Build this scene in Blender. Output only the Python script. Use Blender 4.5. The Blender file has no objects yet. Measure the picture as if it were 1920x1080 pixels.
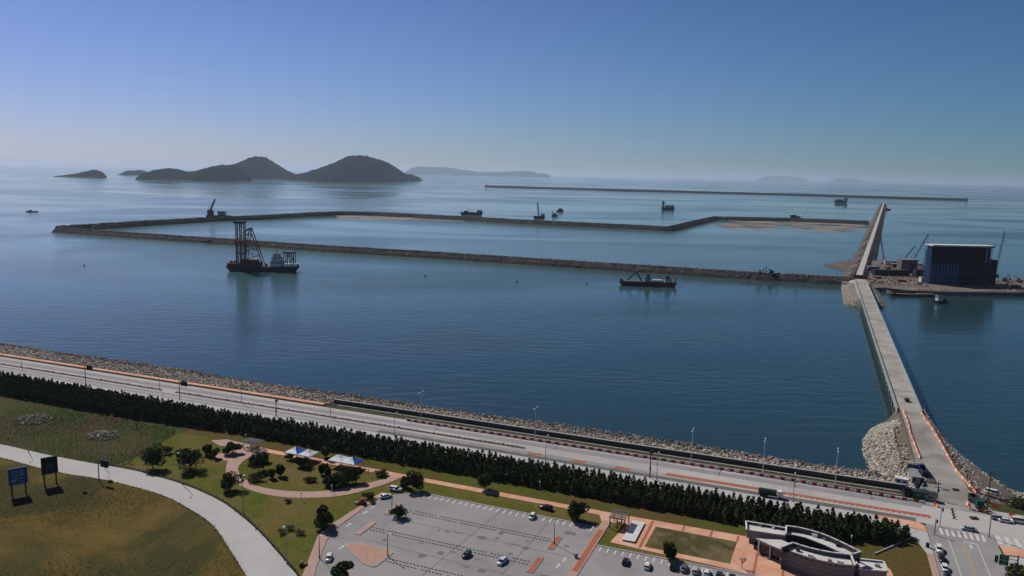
import bpy, bmesh, math, random
import numpy as np
from mathutils import Vector, Matrix
from mathutils.geometry import tessellate_polygon
from mathutils import noise as mnoise
R = math.radians
sc = bpy.context.scene
C = sc.collection

# ---------------------------------------------------------------- camera, world, sun, exposure
# world frame: X runs along the coast road, Y points out to sea, land is z = 0, the tide stands at SEA
SEA = -5.0
CAM = Vector((115.29, -291.95, 115.0))
F, PITCH, ROLL, YAW = 1440.0, R(8.4317), math.atan(0.0203), R(21.8)
cd = bpy.data.cameras.new('camera'); cam = bpy.data.objects.new('camera', cd); C.objects.link(cam)
cd.sensor_width = 36; cd.lens = F / 1920 * 36; cd.clip_start = 1; cd.clip_end = 200000
CM = Matrix.Rotation(YAW, 3, 'Z') @ Matrix.Rotation(math.pi / 2 - PITCH, 3, 'X') @ Matrix.Rotation(ROLL, 3, 'Z')
cam.matrix_world = Matrix.Translation(CAM) @ CM.to_4x4()
sc.camera = cam

SUN_AZ, SUN_EL = R(-61.3), R(44)
wd = bpy.data.worlds.new('World'); sc.world = wd; wd.use_nodes = True
nt = wd.node_tree; nt.nodes.clear()
sky = nt.nodes.new('ShaderNodeTexSky'); sky.sky_type = 'NISHITA'; sky.sun_disc = False
sky.sun_elevation = SUN_EL; sky.sun_rotation = SUN_AZ
sky.air_density = 1.0; sky.dust_density = 0.15; sky.ozone_density = 4.0; sky.altitude = 100
bg = nt.nodes.new('ShaderNodeBackground'); bg.inputs['Strength'].default_value = 0.053
tc = nt.nodes.new('ShaderNodeTexCoord'); dp = nt.nodes.new('ShaderNodeVectorMath'); dp.operation = 'DOT_PRODUCT'
dp.inputs[1].default_value = (math.cos(YAW), math.sin(YAW), 0)      # violet towards the sun's side of the sky, teal away from it
nt.links.new(tc.outputs['Generated'], dp.inputs[0])
mr = nt.nodes.new('ShaderNodeMapRange'); mr.inputs['From Min'].default_value = -.6; mr.inputs['From Max'].default_value = .6
nt.links.new(dp.outputs['Value'], mr.inputs['Value'])
tint = nt.nodes.new('ShaderNodeMix'); tint.data_type = 'RGBA'
tint.inputs[6].default_value = (.86, .85, 1.28, 1); tint.inputs[7].default_value = (.37, .645, .89, 1)
nt.links.new(mr.outputs['Result'], tint.inputs[0])
mul = nt.nodes.new('ShaderNodeMix'); mul.data_type = 'RGBA'; mul.blend_type = 'MULTIPLY'; mul.inputs[0].default_value = 1
nt.links.new(sky.outputs[0], mul.inputs[6]); nt.links.new(tint.outputs[2], mul.inputs[7])
sx = nt.nodes.new('ShaderNodeSeparateXYZ'); nt.links.new(tc.outputs['Generated'], sx.inputs[0])
me_ = nt.nodes.new('ShaderNodeMapRange'); me_.interpolation_type = 'SMOOTHSTEP'     # a deep clear zenith
me_.inputs['From Min'].default_value = .10; me_.inputs['From Max'].default_value = .62; me_.inputs['To Min'].default_value = 1; me_.inputs['To Max'].default_value = .5
nt.links.new(sx.outputs['Z'], me_.inputs['Value'])
m2 = nt.nodes.new('ShaderNodeVectorMath'); m2.operation = 'SCALE'; nt.links.new(mul.outputs[2], m2.inputs[0]); nt.links.new(me_.outputs['Result'], m2.inputs['Scale'])
wo = nt.nodes.new('ShaderNodeOutputWorld')
nt.links.new(m2.outputs[0], bg.inputs[0]); nt.links.new(bg.outputs[0], wo.inputs[0])
sl = bpy.data.lights.new('sun', 'SUN'); sl.energy = 3.6; sl.angle = R(0.53); sl.color = (1, .94, .87)
sun = bpy.data.objects.new('sun', sl); C.objects.link(sun)
SDIR = Vector((math.sin(SUN_AZ) * math.cos(SUN_EL), math.cos(SUN_AZ) * math.cos(SUN_EL), math.sin(SUN_EL)))
sun.rotation_euler = SDIR.to_track_quat('Z', 'Y').to_euler(); sun.location = (0, 0, 300)
sc.view_settings.view_transform = 'Standard'; sc.view_settings.look = 'None'
sc.view_settings.exposure = 0.12; sc.view_settings.gamma = 1
sc.cycles.use_denoising = True
sc.cycles.max_bounces = 5; sc.cycles.volume_bounces = 1; sc.cycles.transparent_max_bounces = 12
sc.cycles.sample_clamp_indirect = 6

# ---------------------------------------------------------------- helpers
def P(x, y, z=0.0):
    """the place at height z that the survey photo shows at pixel x, y"""
    d = CM @ Vector((x - 960, 540 - y, -F))
    t = (z - CAM.z) / d.z
    return CAM + d * t
def proj(p):
    q = CM.transposed() @ (Vector(p) - CAM)
    return 960 + F * q.x / -q.z, 540 - F * q.y / -q.z
def height(b, ytop):
    lo, hi = 0, 400
    for _ in range(40):
        m = (lo + hi) / 2
        if proj((b[0], b[1], b[2] + m))[1] > ytop: lo = m
        else: hi = m
    return lo

def tag(o, label=None, cat=None, group=None, kind=None):
    if label: o['label'] = label
    if cat: o['category'] = cat
    if group: o['group'] = group
    if kind: o['kind'] = kind
    return o
LOCAL = set()                                         # empties whose parts are modelled about the empty's own origin
def lempty(*a, **k):
    o = empty(*a, **k); LOCAL.add(o.name); return o
def empty(name, label, cat, loc=(0, 0, 0), rz=0.0, group=None):
    o = bpy.data.objects.new(name, None); C.objects.link(o)
    o.location = loc; o.rotation_euler = (0, 0, rz); o.empty_display_size = .1
    return tag(o, label, cat, group)
def dup(root, loc, rz=0.0, label=None, sca=None):
    r = root.copy(); C.objects.link(r); r.location = loc; r.rotation_euler = (0, 0, rz)
    if sca: r.scale = sca
    if label: r['label'] = label
    for ch in root.children:
        c = ch.copy(); C.objects.link(c); c.parent = r
        for g in ch.children:
            d = g.copy(); C.objects.link(d); d.parent = c
    return r

class MB:
    def __init__(s): s.v = []; s.f = []
    def add(s, vs, fs):
        n = len(s.v); s.v += [tuple(v) for v in vs]; s.f += [tuple(i + n for i in f) for f in fs]; return s
    def box(s, c, d, rz=0.0, taper=1.0):
        cx, cy, cz = c; a, b, h = d[0] / 2, d[1] / 2, d[2] / 2
        co, si = math.cos(rz), math.sin(rz); vs = []
        for z, k in ((-h, 1), (h, taper)):
            for x, y in ((-a * k, -b * k), (a * k, -b * k), (a * k, b * k), (-a * k, b * k)):
                vs.append((cx + x * co - y * si, cy + x * si + y * co, cz + z))
        return s.add(vs, [(3, 2, 1, 0), (4, 5, 6, 7), (0, 1, 5, 4), (1, 2, 6, 5), (2, 3, 7, 6), (3, 0, 4, 7)])
    def prism(s, poly, z0, z1):
        n = len(poly); a = sum(poly[i][0] * poly[(i + 1) % n][1] - poly[(i + 1) % n][0] * poly[i][1] for i in range(n))
        if a < 0: poly = poly[::-1]
        tri = tessellate_polygon([[Vector((p[0], p[1], 0)) for p in poly]])
        vs = [(p[0], p[1], z0) for p in poly] + [(p[0], p[1], z1) for p in poly]
        fs = []
        for t in tri:
            x = [poly[i] for i in t]
            ar = (x[1][0] - x[0][0]) * (x[2][1] - x[0][1]) - (x[2][0] - x[0][0]) * (x[1][1] - x[0][1])
            t = t if ar > 0 else t[::-1]
            fs.append(tuple(i + n for i in t)); fs.append(tuple(t[::-1]))
        fs += [(i, (i + 1) % n, n + (i + 1) % n, n + i) for i in range(n)]
        return s.add(vs, fs)
    def sheet(s, poly, z):
        tri = tessellate_polygon([[Vector((p[0], p[1], 0)) for p in poly]]); fs = []
        for t in tri:
            x = [poly[i] for i in t]
            ar = (x[1][0] - x[0][0]) * (x[2][1] - x[0][1]) - (x[2][0] - x[0][0]) * (x[1][1] - x[0][1])
            fs.append(tuple(t if ar > 0 else t[::-1]))
        return s.add([(p[0], p[1], z) for p in poly], fs)
    def tube(s, p0, p1, r0, r1=None, n=6):
        r1 = r0 if r1 is None else r1
        p0, p1 = Vector(p0), Vector(p1); d = (p1 - p0).normalized()
        u = d.orthogonal().normalized(); w = d.cross(u); vs = []
        for p, r in ((p0, r0), (p1, r1)):
            for k in range(n):
                a = 2 * math.pi * k / n; vs.append(p + (u * math.cos(a) + w * math.sin(a)) * r)
        fs = [(k, (k + 1) % n, n + (k + 1) % n, n + k) for k in range(n)]
        fs += [tuple(range(n))[::-1], tuple(range(n, 2 * n))]
        return s.add(vs, fs)
    def loft(s, rings, cap=True):
        n = len(rings[0]); vs = [v for r in rings for v in r]; fs = []
        for k in range(len(rings) - 1):
            for i in range(n):
                j = (i + 1) % n; fs.append((k * n + i, k * n + j, (k + 1) * n + j, (k + 1) * n + i))
        if cap: fs += [tuple(range(n))[::-1], tuple(range((len(rings) - 1) * n, len(rings) * n))]
        return s.add(vs, fs)
    def lattice(s, p0, p1, w0, w1, r, n):
        """an open truss boom of four chords with zig-zag bracing"""
        p0, p1 = Vector(p0), Vector(p1); d = (p1 - p0).normalized(); u = d.orthogonal().normalized(); w = d.cross(u)
        def cr(t, k):
            h = (w0 + (w1 - w0) * t) / 2; a = ((-1, -1), (1, -1), (1, 1), (-1, 1))[k]
            return p0.lerp(p1, t) + u * h * a[0] + w * h * a[1]
        for k in range(4):
            s.tube(cr(0, k), cr(1, k), r, r, 4)
            for i in range(n):
                s.tube(cr(i / n, k), cr((i + 1) / n, (k + 1) % 4), r * .6, r * .6, 3)
        return s
    def build(s, name, m, parent=None, smooth=False, rel=True):
        me = bpy.data.meshes.new(name); off = parent.location if (parent and rel and parent.type == 'EMPTY' and parent.name not in LOCAL) else (0, 0, 0)
        me.from_pydata([(v[0] - off[0], v[1] - off[1], v[2] - off[2]) for v in s.v], [], s.f)
        me.materials.append(m)
        if smooth: me.shade_smooth()
        o = bpy.data.objects.new(name, me); C.objects.link(o)
        if parent: o.parent = parent
        return o

def npmesh(name, V, Fa, m, parent=None):
    me = bpy.data.meshes.new(name); nf, k = Fa.shape
    me.vertices.add(len(V)); me.vertices.foreach_set('co', V.astype(np.float32).ravel())
    me.loops.add(nf * k); me.loops.foreach_set('vertex_index', Fa.astype(np.int32).ravel())
    me.polygons.add(nf); me.polygons.foreach_set('loop_start', np.arange(0, nf * k, k, dtype=np.int32))
    me.polygons.foreach_set('loop_total', np.full(nf, k, dtype=np.int32))
    me.update(calc_edges=True); me.materials.append(m)
    o = bpy.data.objects.new(name, me); C.objects.link(o)
    if parent: o.parent = parent
    return o
def _ico():
    b = bmesh.new(); bmesh.ops.create_icosphere(b, subdivisions=1, radius=1)
    v = np.array([x.co[:] for x in b.verts]); f = np.array([[q.index for q in p.verts] for p in b.faces]); b.free(); return v, f
ICO_V, ICO_F = _ico()
def rocks(name, pts, size, m, seed, parent=None, flat=.7):
    rg = np.random.default_rng(seed); n = len(pts); pts = np.asarray(pts)
    sc_ = np.asarray(size)[:, None, None] * rg.uniform(.55, 1.25, (n, 1, 3)) * np.array([1, 1, flat])
    V = ICO_V[None] * rg.uniform(.72, 1.25, (n, 12, 1)) * sc_ * .5
    a = rg.uniform(0, 6.28, n); co, si = np.cos(a)[:, None], np.sin(a)[:, None]
    X = V[..., 0] * co - V[..., 1] * si; Y = V[..., 0] * si + V[..., 1] * co
    b = rg.normal(0, .5, n); cb, sb = np.cos(b)[:, None], np.sin(b)[:, None]
    Z = V[..., 2] * cb - X * sb; X = X * cb + V[..., 2] * sb
    V = np.stack([X, Y, Z], -1) + pts[:, None, :]
    Fa = ICO_F[None] + (np.arange(n) * 12)[:, None, None]
    return npmesh(name, V.reshape(-1, 3), Fa.reshape(-1, 3), m, parent)
def leaves(centers, size, seed, up=.25):
    rg = np.random.default_rng(seed); c = np.asarray(centers); n = len(c)
    d = rg.normal(size=(n, 3)); d[:, 2] += up; d /= np.linalg.norm(d, axis=1)[:, None]
    h = rg.normal(size=(n, 3)); u = np.cross(d, h); u /= np.linalg.norm(u, axis=1)[:, None]; w = np.cross(d, u)
    s = np.broadcast_to(np.asarray(size), (n,)) * rg.uniform(.6, 1.3, n)
    k = rg.uniform(.5, 1, n)
    q = np.stack([-u * s[:, None], -w * (s * k)[:, None], u * s[:, None], w * (s * k)[:, None]], 1) * .6
    q[:, 0] += d * s[:, None] * .15; q[:, 2] += d * s[:, None] * .15
    V = (c[:, None, :] + q).reshape(-1, 3); return V, np.arange(4 * n).reshape(-1, 4)

# ---------------------------------------------------------------- materials
def mat(name, c1, c2=None, scale=.3, rough=.85, bump=0.0, bscale=None, island=0.0, spec=.12, metal=0.0, grain=0.0, detail=6, contrast=(.35, .65), c3=None, scale3=.03, rnd=0.0, trans=0.0):
    m = bpy.data.materials.new(name); m.use_nodes = True; t = m.node_tree; N = t.nodes; Lk = t.links
    p = N['Principled BSDF']; p.inputs['Roughness'].default_value = rough; p.inputs['Metallic'].default_value = metal
    p.inputs['Specular IOR Level'].default_value = spec
    geo = N.new('ShaderNodeNewGeometry'); pos = geo.outputs['Position']
    if island or rnd:
        tc = N.new('ShaderNodeTexCoord'); pos = tc.outputs['Object']
    c2 = c2 or tuple(x * .82 for x in c1)
    no = N.new('ShaderNodeTexNoise'); no.inputs['Scale'].default_value = scale; no.inputs['Detail'].default_value = detail
    no.inputs['Roughness'].default_value = .62
    Lk.new(pos, no.inputs['Vector'])
    rp = N.new('ShaderNodeValToRGB'); rp.color_ramp.elements[0].position, rp.color_ramp.elements[1].position = contrast
    rp.color_ramp.elements[0].color = (*c1, 1); rp.color_ramp.elements[1].color = (*c2, 1)
    Lk.new(no.outputs['Fac'], rp.inputs['Fac']); col = rp.outputs['Color']
    if c3:
        n3 = N.new('ShaderNodeTexNoise'); n3.inputs['Scale'].default_value = scale3; n3.inputs['Detail'].default_value = 5
        n3.inputs['Distortion'].default_value = .8; n3.inputs['Roughness'].default_value = .6
        Lk.new(pos, n3.inputs['Vector'])
        r3 = N.new('ShaderNodeValToRGB'); r3.color_ramp.elements[0].position = .44; r3.color_ramp.elements[1].position = .6
        Lk.new(n3.outputs['Fac'], r3.inputs['Fac'])
        mx = N.new('ShaderNodeMix'); mx.data_type = 'RGBA'; Lk.new(r3.outputs['Color'], mx.inputs[0])
        Lk.new(col, mx.inputs[6]); mx.inputs[7].default_value = (*c3, 1); col = mx.outputs[2]
    if grain:
        gn = N.new('ShaderNodeTexNoise'); gn.inputs['Scale'].default_value = 1.1; gn.inputs['Detail'].default_value = 6; gn.inputs['Roughness'].default_value = .75
        Lk.new(pos, gn.inputs['Vector'])
        gr = N.new('ShaderNodeMapRange'); gr.inputs['From Min'].default_value = .3; gr.inputs['From Max'].default_value = .7
        gr.inputs['To Min'].default_value = 1 - grain; gr.inputs['To Max'].default_value = 1 + grain; Lk.new(gn.outputs['Fac'], gr.inputs['Value'])
        gh = N.new('ShaderNodeHueSaturation'); Lk.new(col, gh.inputs['Color']); Lk.new(gr.outputs['Result'], gh.inputs['Value']); col = gh.outputs['Color']
    if island or rnd:
        hs = N.new('ShaderNodeHueSaturation'); Lk.new(col, hs.inputs['Color']); val = None
        mr = N.new('ShaderNodeMapRange'); k = island or rnd
        mr.inputs['To Min'].default_value = 1 - k; mr.inputs['To Max'].default_value = 1 + k
        if island: Lk.new(geo.outputs['Random Per Island'], mr.inputs['Value'])
        else:
            oi = N.new('ShaderNodeObjectInfo'); Lk.new(oi.outputs['Random'], mr.inputs['Value'])
        val = mr.outputs['Result']
        if island and rnd:
            oi = N.new('ShaderNodeObjectInfo'); m2 = N.new('ShaderNodeMapRange')
            m2.inputs['To Min'].default_value = 1 - rnd; m2.inputs['To Max'].default_value = 1 + rnd
            Lk.new(oi.outputs['Random'], m2.inputs['Value'])
            mu = N.new('ShaderNodeMath'); mu.operation = 'MULTIPLY'; Lk.new(val, mu.inputs[0]); Lk.new(m2.outputs['Result'], mu.inputs[1]); val = mu.outputs[0]
        Lk.new(val, hs.inputs['Value']); col = hs.outputs['Color']
    Lk.new(col, p.inputs['Base Color'])
    if bump:
        nb = N.new('ShaderNodeTexNoise'); nb.inputs['Scale'].default_value = bscale or scale * 6; nb.inputs['Detail'].default_value = 5
        Lk.new(pos, nb.inputs['Vector'])
        bp = N.new('ShaderNodeBump'); bp.inputs['Strength'].default_value = min(1, bump); bp.inputs['Distance'].default_value = max(.1, bump * .5)
        Lk.new(nb.outputs['Fac'], bp.inputs['Height']); Lk.new(bp.outputs['Normal'], p.inputs['Normal'])
    return m

M = {}
M['grass_field'] = mat('grass_field', (.038, .056, .018), (.060, .078, .026), .16, .95, .5, 1.5, c3=(.080, .062, .032), scale3=.020, spec=.02, grain=.45)
M['grass_brown'] = mat('grass_brown', (.150, .098, .030), (.105, .083, .024), .10, .95, .5, 1.2, c3=(.058, .056, .022), scale3=.019, spec=.02, grain=.4)
M['grass_park'] = mat('grass_park', (.108, .112, .022), (.074, .088, .016), .22, .95, .3, 2, c3=(.140, .108, .038), scale3=.05, spec=.02, grain=.35)
M['grass_strip'] = mat('grass_strip', (.070, .086, .018), (.095, .094, .022), .25, .95, .3, 2, c3=(.105, .068, .028), scale3=.035, spec=.02, grain=.35)
M['lawn_worn'] = mat('lawn_worn', (.085, .072, .030), (.064, .066, .026), .3, .95, .2, 2, c3=(.15, .12, .06), scale3=.12, spec=.02, grain=.35)
M['bank'] = mat('bank', (.055, .055, .032), (.11, .085, .055), .35, .95, .4, 2, c3=(.045, .065, .028), scale3=.06)
M['concrete_road'] = mat('concrete_road', (.42, .40, .375), (.35, .335, .315), .16, .9, .05, 3, c3=(.45, .43, .405), scale3=.02)
M['concrete_pale'] = mat('concrete_pale', (.46, .445, .43), (.41, .40, .388), .12, .9, .05, 3)
M['asphalt_pale'] = mat('asphalt_pale', (.285, .272, .268), (.245, .236, .234), .15, .92, .08, 4, c3=(.31, .295, .29), scale3=.03)
M['asphalt_dark'] = mat('asphalt_dark', (.115, .115, .122), (.15, .148, .15), .2, .92, .08, 4)
M['asphalt_blue'] = mat('asphalt_blue', (.24, .24, .255), (.29, .28, .285), .1, .92, .05, 4)
M['bridge_deck'] = mat('bridge_deck', (.42, .395, .36), (.33, .31, .28), .12, .95, .1, 2, c3=(.30, .275, .245), scale3=.07)
M['dirt_road'] = mat('dirt_road', (.36, .34, .315), (.27, .255, .235), .13, .95, .15, 2, c3=(.23, .215, .195), scale3=.06)
M['paving_salmon'] = mat('paving_salmon', (.62, .33, .215), (.54, .28, .18), .5, .9, .05, 5, c3=(.66, .39, .27), scale3=.1)
M['paving_pink'] = mat('paving_pink', (.44, .30, .25), (.38, .26, .215), .5, .9, .05, 5)
M['paving_tile'] = mat('paving_tile', (.46, .29, .225), (.38, .23, .175), .8, .9, .05, 5)
M['paving_red'] = mat('paving_red', (.40, .135, .085), (.34, .12, .08), .4, .9, .05, 5)
M['kerb'] = mat('kerb', (.40, .385, .36), (.32, .31, .30), .6, .9)
M['paint_white'] = mat('paint_white', (.62, .62, .60), (.48, .48, .47), 1.2, .8)
M['paint_yellow'] = mat('paint_yellow', (.55, .36, .12), (.46, .31, .12), 1.2, .8)
M['rock'] = mat('rock', (.46, .415, .35), (.30, .265, .225), .5, .95, island=.45, detail=3)
M['rock_pale'] = mat('rock_pale', (.44, .405, .34), (.32, .295, .245), .5, .95, island=.35, detail=3)
M['rock_far'] = mat('rock_far', (.30, .245, .205), (.15, .125, .105), .1, .95, island=.75, detail=3)
M['rock_mid'] = mat('rock_mid', (.125, .112, .10), (.08, .073, .067), .1, .95, island=.4, detail=3)
M['rock_navy'] = mat('rock_navy', (.030, .030, .030), (.020, .021, .022), .02, .95)
M['rock_dark'] = mat('rock_dark', (.070, .063, .056), (.045, .042, .040), .1, .95, island=.35, detail=3)
M['mud'] = mat('mud', (.16, .13, .10), (.10, .085, .07), .05, .9, .3, .4)
M['sand'] = mat('sand', (.30, .25, .20), (.20, .175, .15), .02, .7, c3=(.10, .10, .095), scale3=.012)
M['site_ground'] = mat('site_ground', (.20, .165, .135), (.12, .10, .085), .06, .95, .3, .5)
M['wall_stained'] = mat('wall_stained', (.12, .125, .10), (.08, .085, .07), .3, .95, .1, 2)
M['leaf_pine'] = mat('leaf_pine', (.050, .068, .027), (.080, .096, .036), 1.2, .9, island=.6, rnd=.25, spec=.03)
M['leaf_dark'] = mat('leaf_dark', (.034, .050, .017), (.060, .078, .024), .8, .9, island=.6, rnd=.2, spec=.03)
M['leaf_olive'] = mat('leaf_olive', (.060, .070, .024), (.085, .080, .030), .8, .9, island=.5, rnd=.2, spec=.1)
M['leaf_red'] = mat('leaf_red', (.10, .045, .025), (.07, .05, .02), .8, .9, island=.5, spec=.1)
M['bark'] = mat('bark', (.085, .065, .05), (.055, .042, .034), 2, .95, .3, 6)
M['island_wood'] = mat('island_wood', (.008, .015, .013), (.014, .022, .016), .012, 1, .8, .03, spec=0)
M['steel_grey'] = mat('steel_grey', (.30, .31, .32), (.24, .25, .26), .8, .6, metal=.2)
M['steel_dark'] = mat('steel_dark', (.045, .048, .055), (.03, .03, .034), .5, .6)
M['steel_red'] = mat('steel_red', (.30, .07, .055), (.22, .06, .05), .5, .65)
M['steel_maroon'] = mat('steel_maroon', (.11, .045, .045), (.08, .035, .035), .3, .7)
M['steel_rust'] = mat('steel_rust', (.17, .075, .045), (.10, .05, .035), .3, .85)
M['steel_blue'] = mat('steel_blue', (.035, .075, .17), (.05, .10, .22), .6, .6)
M['scaffold_blue'] = mat('scaffold_blue', (.09, .15, .28), (.12, .19, .34), .6, .6)
M['steel_teal'] = mat('steel_teal', (.22, .32, .32), (.28, .36, .36), .4, .6)
M['white_paint'] = mat('white_paint', (.72, .72, .70), (.62, .62, .61), .5, .5)
M['white_roof'] = mat('white_roof', (.66, .65, .63), (.56, .55, .54), .3, .8, .03, 3)
M['roof_floor'] = mat('roof_floor', (.62, .60, .57), (.52, .505, .48), .25, .9, .05, 2)
M['wall_grey'] = mat('wall_grey', (.26, .255, .26), (.20, .20, .205), .35, .85, .1, 3)
M['wall_brick'] = mat('wall_brick', (.175, .165, .158), (.13, .123, .118), 1.4, .9, .2, 6)
M['glass_dark'] = mat('glass_dark', (.012, .018, .024), (.02, .028, .036), .5, .08, spec=.6)
M['plastic_red'] = mat('plastic_red', (.42, .035, .03), (.34, .03, .028), 1, .55)
M['plastic_white'] = mat('plastic_white', (.74, .66, .62), (.64, .56, .53), 1, .6)
M['plastic_orange'] = mat('plastic_orange', (.70, .31, .19), (.62, .27, .16), 1, .55)
M['tent_white'] = mat('tent_white', (.80, .82, .84), (.72, .75, .78), .5, .7)
M['tent_blue'] = mat('tent_blue', (.02, .13, .50), (.02, .11, .42), .5, .7)
M['tyre'] = mat('tyre', (.02, .02, .02), (.03, .03, .03), 2, .9)
M['sign_blue'] = mat('sign_blue', (.045, .085, .22), (.04, .075, .19), .4, .6)
M['sign_black'] = mat('sign_black', (.018, .018, .02), (.028, .027, .028), .4, .7)
M['sign_green'] = mat('sign_green', (.012, .10, .055), (.012, .085, .05), .4, .5)
M['sign_marks'] = mat('sign_marks', (.30, .36, .50), (.24, .30, .44), .8, .7)
M['sign_marks_grey'] = mat('sign_marks_grey', (.14, .14, .14), (.10, .10, .10), .8, .7)
M['wood_red'] = mat('wood_red', (.17, .075, .05), (.12, .055, .04), 1, .8)
M['net_dark'] = mat('net_dark', (.016, .018, .022), (.026, .028, .032), .15, .9, .3, .5)
M['net_blue'] = mat('net_blue', (.035, .075, .17), (.025, .05, .12), .2, .9, .3, .5)
M['boulder'] = mat('boulder', (.26, .20, .15), (.16, .12, .09), .9, .95, .4, 3)
M['rubble_tan'] = mat('rubble_tan', (.30, .265, .21), (.20, .18, .14), .6, .95, island=.4)
M['tyre_stop'] = mat('tyre_stop', (.13, .127, .125), (.10, .10, .10), 2, .8)
for nm, c in dict(white=(.72, .72, .70), silver=(.42, .43, .44), black=(.012, .012, .014), green=(.018, .06, .045), bluewhite=(.58, .63, .70), grey=(.12, .12, .125), darkblue=(.02, .03, .07), red=(.35, .05, .03), beige=(.5, .42, .3), brown=(.12, .07, .05)).items():
    M['car_' + nm] = mat('car_' + nm, c, tuple(x * .9 for x in c), .4, .28, spec=.5)

def water_material():
    m = bpy.data.materials.new('sea_water'); m.use_nodes = True; t = m.node_tree; N = t.nodes; Lk = t.links
    p = N['Principled BSDF']; p.inputs['IOR'].default_value = 1.333; p.inputs['Specular IOR Level'].default_value = .5; p.inputs['Specular Tint'].default_value = (.86, 1, .93, 1)
    geo = N.new('ShaderNodeNewGeometry')
    rot = N.new('ShaderNodeMapping'); rot.inputs['Rotation'].default_value = (0, 0, -YAW); Lk.new(geo.outputs['Position'], rot.inputs['Vector'])
    # wind slicks: long streaks
    mp = N.new('ShaderNodeMapping'); mp.inputs['Scale'].default_value = (.0010, .0022, .01); Lk.new(rot.outputs[0], mp.inputs['Vector'])
    ns = N.new('ShaderNodeTexNoise'); ns.inputs['Scale'].default_value = 1; ns.inputs['Detail'].default_value = 6; ns.inputs['Distortion'].default_value = 1.2; ns.inputs['Roughness'].default_value = .6
    Lk.new(mp.outputs[0], ns.inputs['Vector'])
    rr = N.new('ShaderNodeMapRange'); rr.inputs['From Min'].default_value = .38; rr.inputs['From Max'].default_value = .62
    rr.inputs['To Min'].default_value = .04; rr.inputs['To Max'].default_value = .20; Lk.new(ns.outputs['Fac'], rr.inputs['Value'])
    Lk.new(rr.outputs['Result'], p.inputs['Roughness'])
    cr = N.new('ShaderNodeValToRGB'); cr.color_ramp.elements[0].color = (.017, .048, .055, 1); cr.color_ramp.elements[1].color = (.012, .038, .047, 1)
    Lk.new(ns.outputs['Fac'], cr.inputs['Fac'])
    # west and offshore the base colour pales: silt, and bright sky reflection painted in
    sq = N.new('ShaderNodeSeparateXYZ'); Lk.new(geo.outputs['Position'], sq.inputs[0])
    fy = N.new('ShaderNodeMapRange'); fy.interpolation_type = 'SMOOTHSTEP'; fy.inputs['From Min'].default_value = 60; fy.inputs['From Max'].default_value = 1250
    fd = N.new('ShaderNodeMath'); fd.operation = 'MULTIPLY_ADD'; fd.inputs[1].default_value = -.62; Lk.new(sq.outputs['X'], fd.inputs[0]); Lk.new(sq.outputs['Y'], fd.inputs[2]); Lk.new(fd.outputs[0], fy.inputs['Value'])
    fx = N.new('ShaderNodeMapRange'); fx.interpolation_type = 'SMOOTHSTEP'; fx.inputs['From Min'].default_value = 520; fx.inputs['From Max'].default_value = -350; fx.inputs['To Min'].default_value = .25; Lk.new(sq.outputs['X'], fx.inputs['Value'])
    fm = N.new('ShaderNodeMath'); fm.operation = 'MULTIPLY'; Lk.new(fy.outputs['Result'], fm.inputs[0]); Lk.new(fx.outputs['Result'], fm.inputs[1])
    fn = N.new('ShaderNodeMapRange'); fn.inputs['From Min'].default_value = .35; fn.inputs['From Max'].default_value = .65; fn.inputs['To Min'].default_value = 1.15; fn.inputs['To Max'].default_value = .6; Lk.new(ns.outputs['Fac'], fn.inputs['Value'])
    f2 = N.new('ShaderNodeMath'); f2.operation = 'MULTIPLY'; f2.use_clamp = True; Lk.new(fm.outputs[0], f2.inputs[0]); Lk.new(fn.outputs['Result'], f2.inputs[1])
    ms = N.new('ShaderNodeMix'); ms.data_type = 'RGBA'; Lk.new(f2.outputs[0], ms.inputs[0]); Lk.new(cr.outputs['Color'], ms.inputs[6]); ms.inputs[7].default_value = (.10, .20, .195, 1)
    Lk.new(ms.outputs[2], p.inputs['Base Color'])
    w1 = N.new('ShaderNodeMapping'); w1.inputs['Scale'].default_value = (.055, .15, .2); Lk.new(rot.outputs[0], w1.inputs['Vector'])
    n1 = N.new('ShaderNodeTexNoise'); n1.inputs['Scale'].default_value = 1; n1.inputs['Detail'].default_value = 4; n1.inputs['Roughness'].default_value = .6; Lk.new(w1.outputs[0], n1.inputs['Vector'])
    n2 = N.new('ShaderNodeTexNoise'); n2.inputs['Scale'].default_value = .75; n2.inputs['Detail'].default_value = 3; Lk.new(rot.outputs[0], n2.inputs['Vector'])
    ad = N.new('ShaderNodeMath'); ad.operation = 'MULTIPLY_ADD'; ad.inputs[1].default_value = .22; Lk.new(n2.outputs['Fac'], ad.inputs[0]); Lk.new(n1.outputs['Fac'], ad.inputs[2])
    st = N.new('ShaderNodeMapRange'); st.inputs['From Min'].default_value = .38; st.inputs['From Max'].default_value = .62
    st.inputs['To Min'].default_value = .08; st.inputs['To Max'].default_value = .50; Lk.new(ns.outputs['Fac'], st.inputs['Value'])
    bp = N.new('ShaderNodeBump'); bp.inputs['Distance'].default_value = 1.7; sp = N.new('ShaderNodeSeparateXYZ'); Lk.new(geo.outputs['Position'], sp.inputs[0])          # choppier inshore, glassier offshore
    off = N.new('ShaderNodeMapRange'); off.inputs['From Min'].default_value = 250; off.inputs['From Max'].default_value = 1700; off.inputs['To Min'].default_value = 1; off.inputs['To Max'].default_value = .3
    Lk.new(sp.outputs['Y'], off.inputs['Value'])
    mm = N.new('ShaderNodeMath'); mm.operation = 'MULTIPLY'; Lk.new(st.outputs['Result'], mm.inputs[0]); Lk.new(off.outputs['Result'], mm.inputs[1]); Lk.new(mm.outputs[0], bp.inputs['Strength'])
    Lk.new(ad.outputs[0], bp.inputs['Height']); Lk.new(bp.outputs['Normal'], p.inputs['Normal'])
    return m
M['water'] = water_material()
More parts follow.
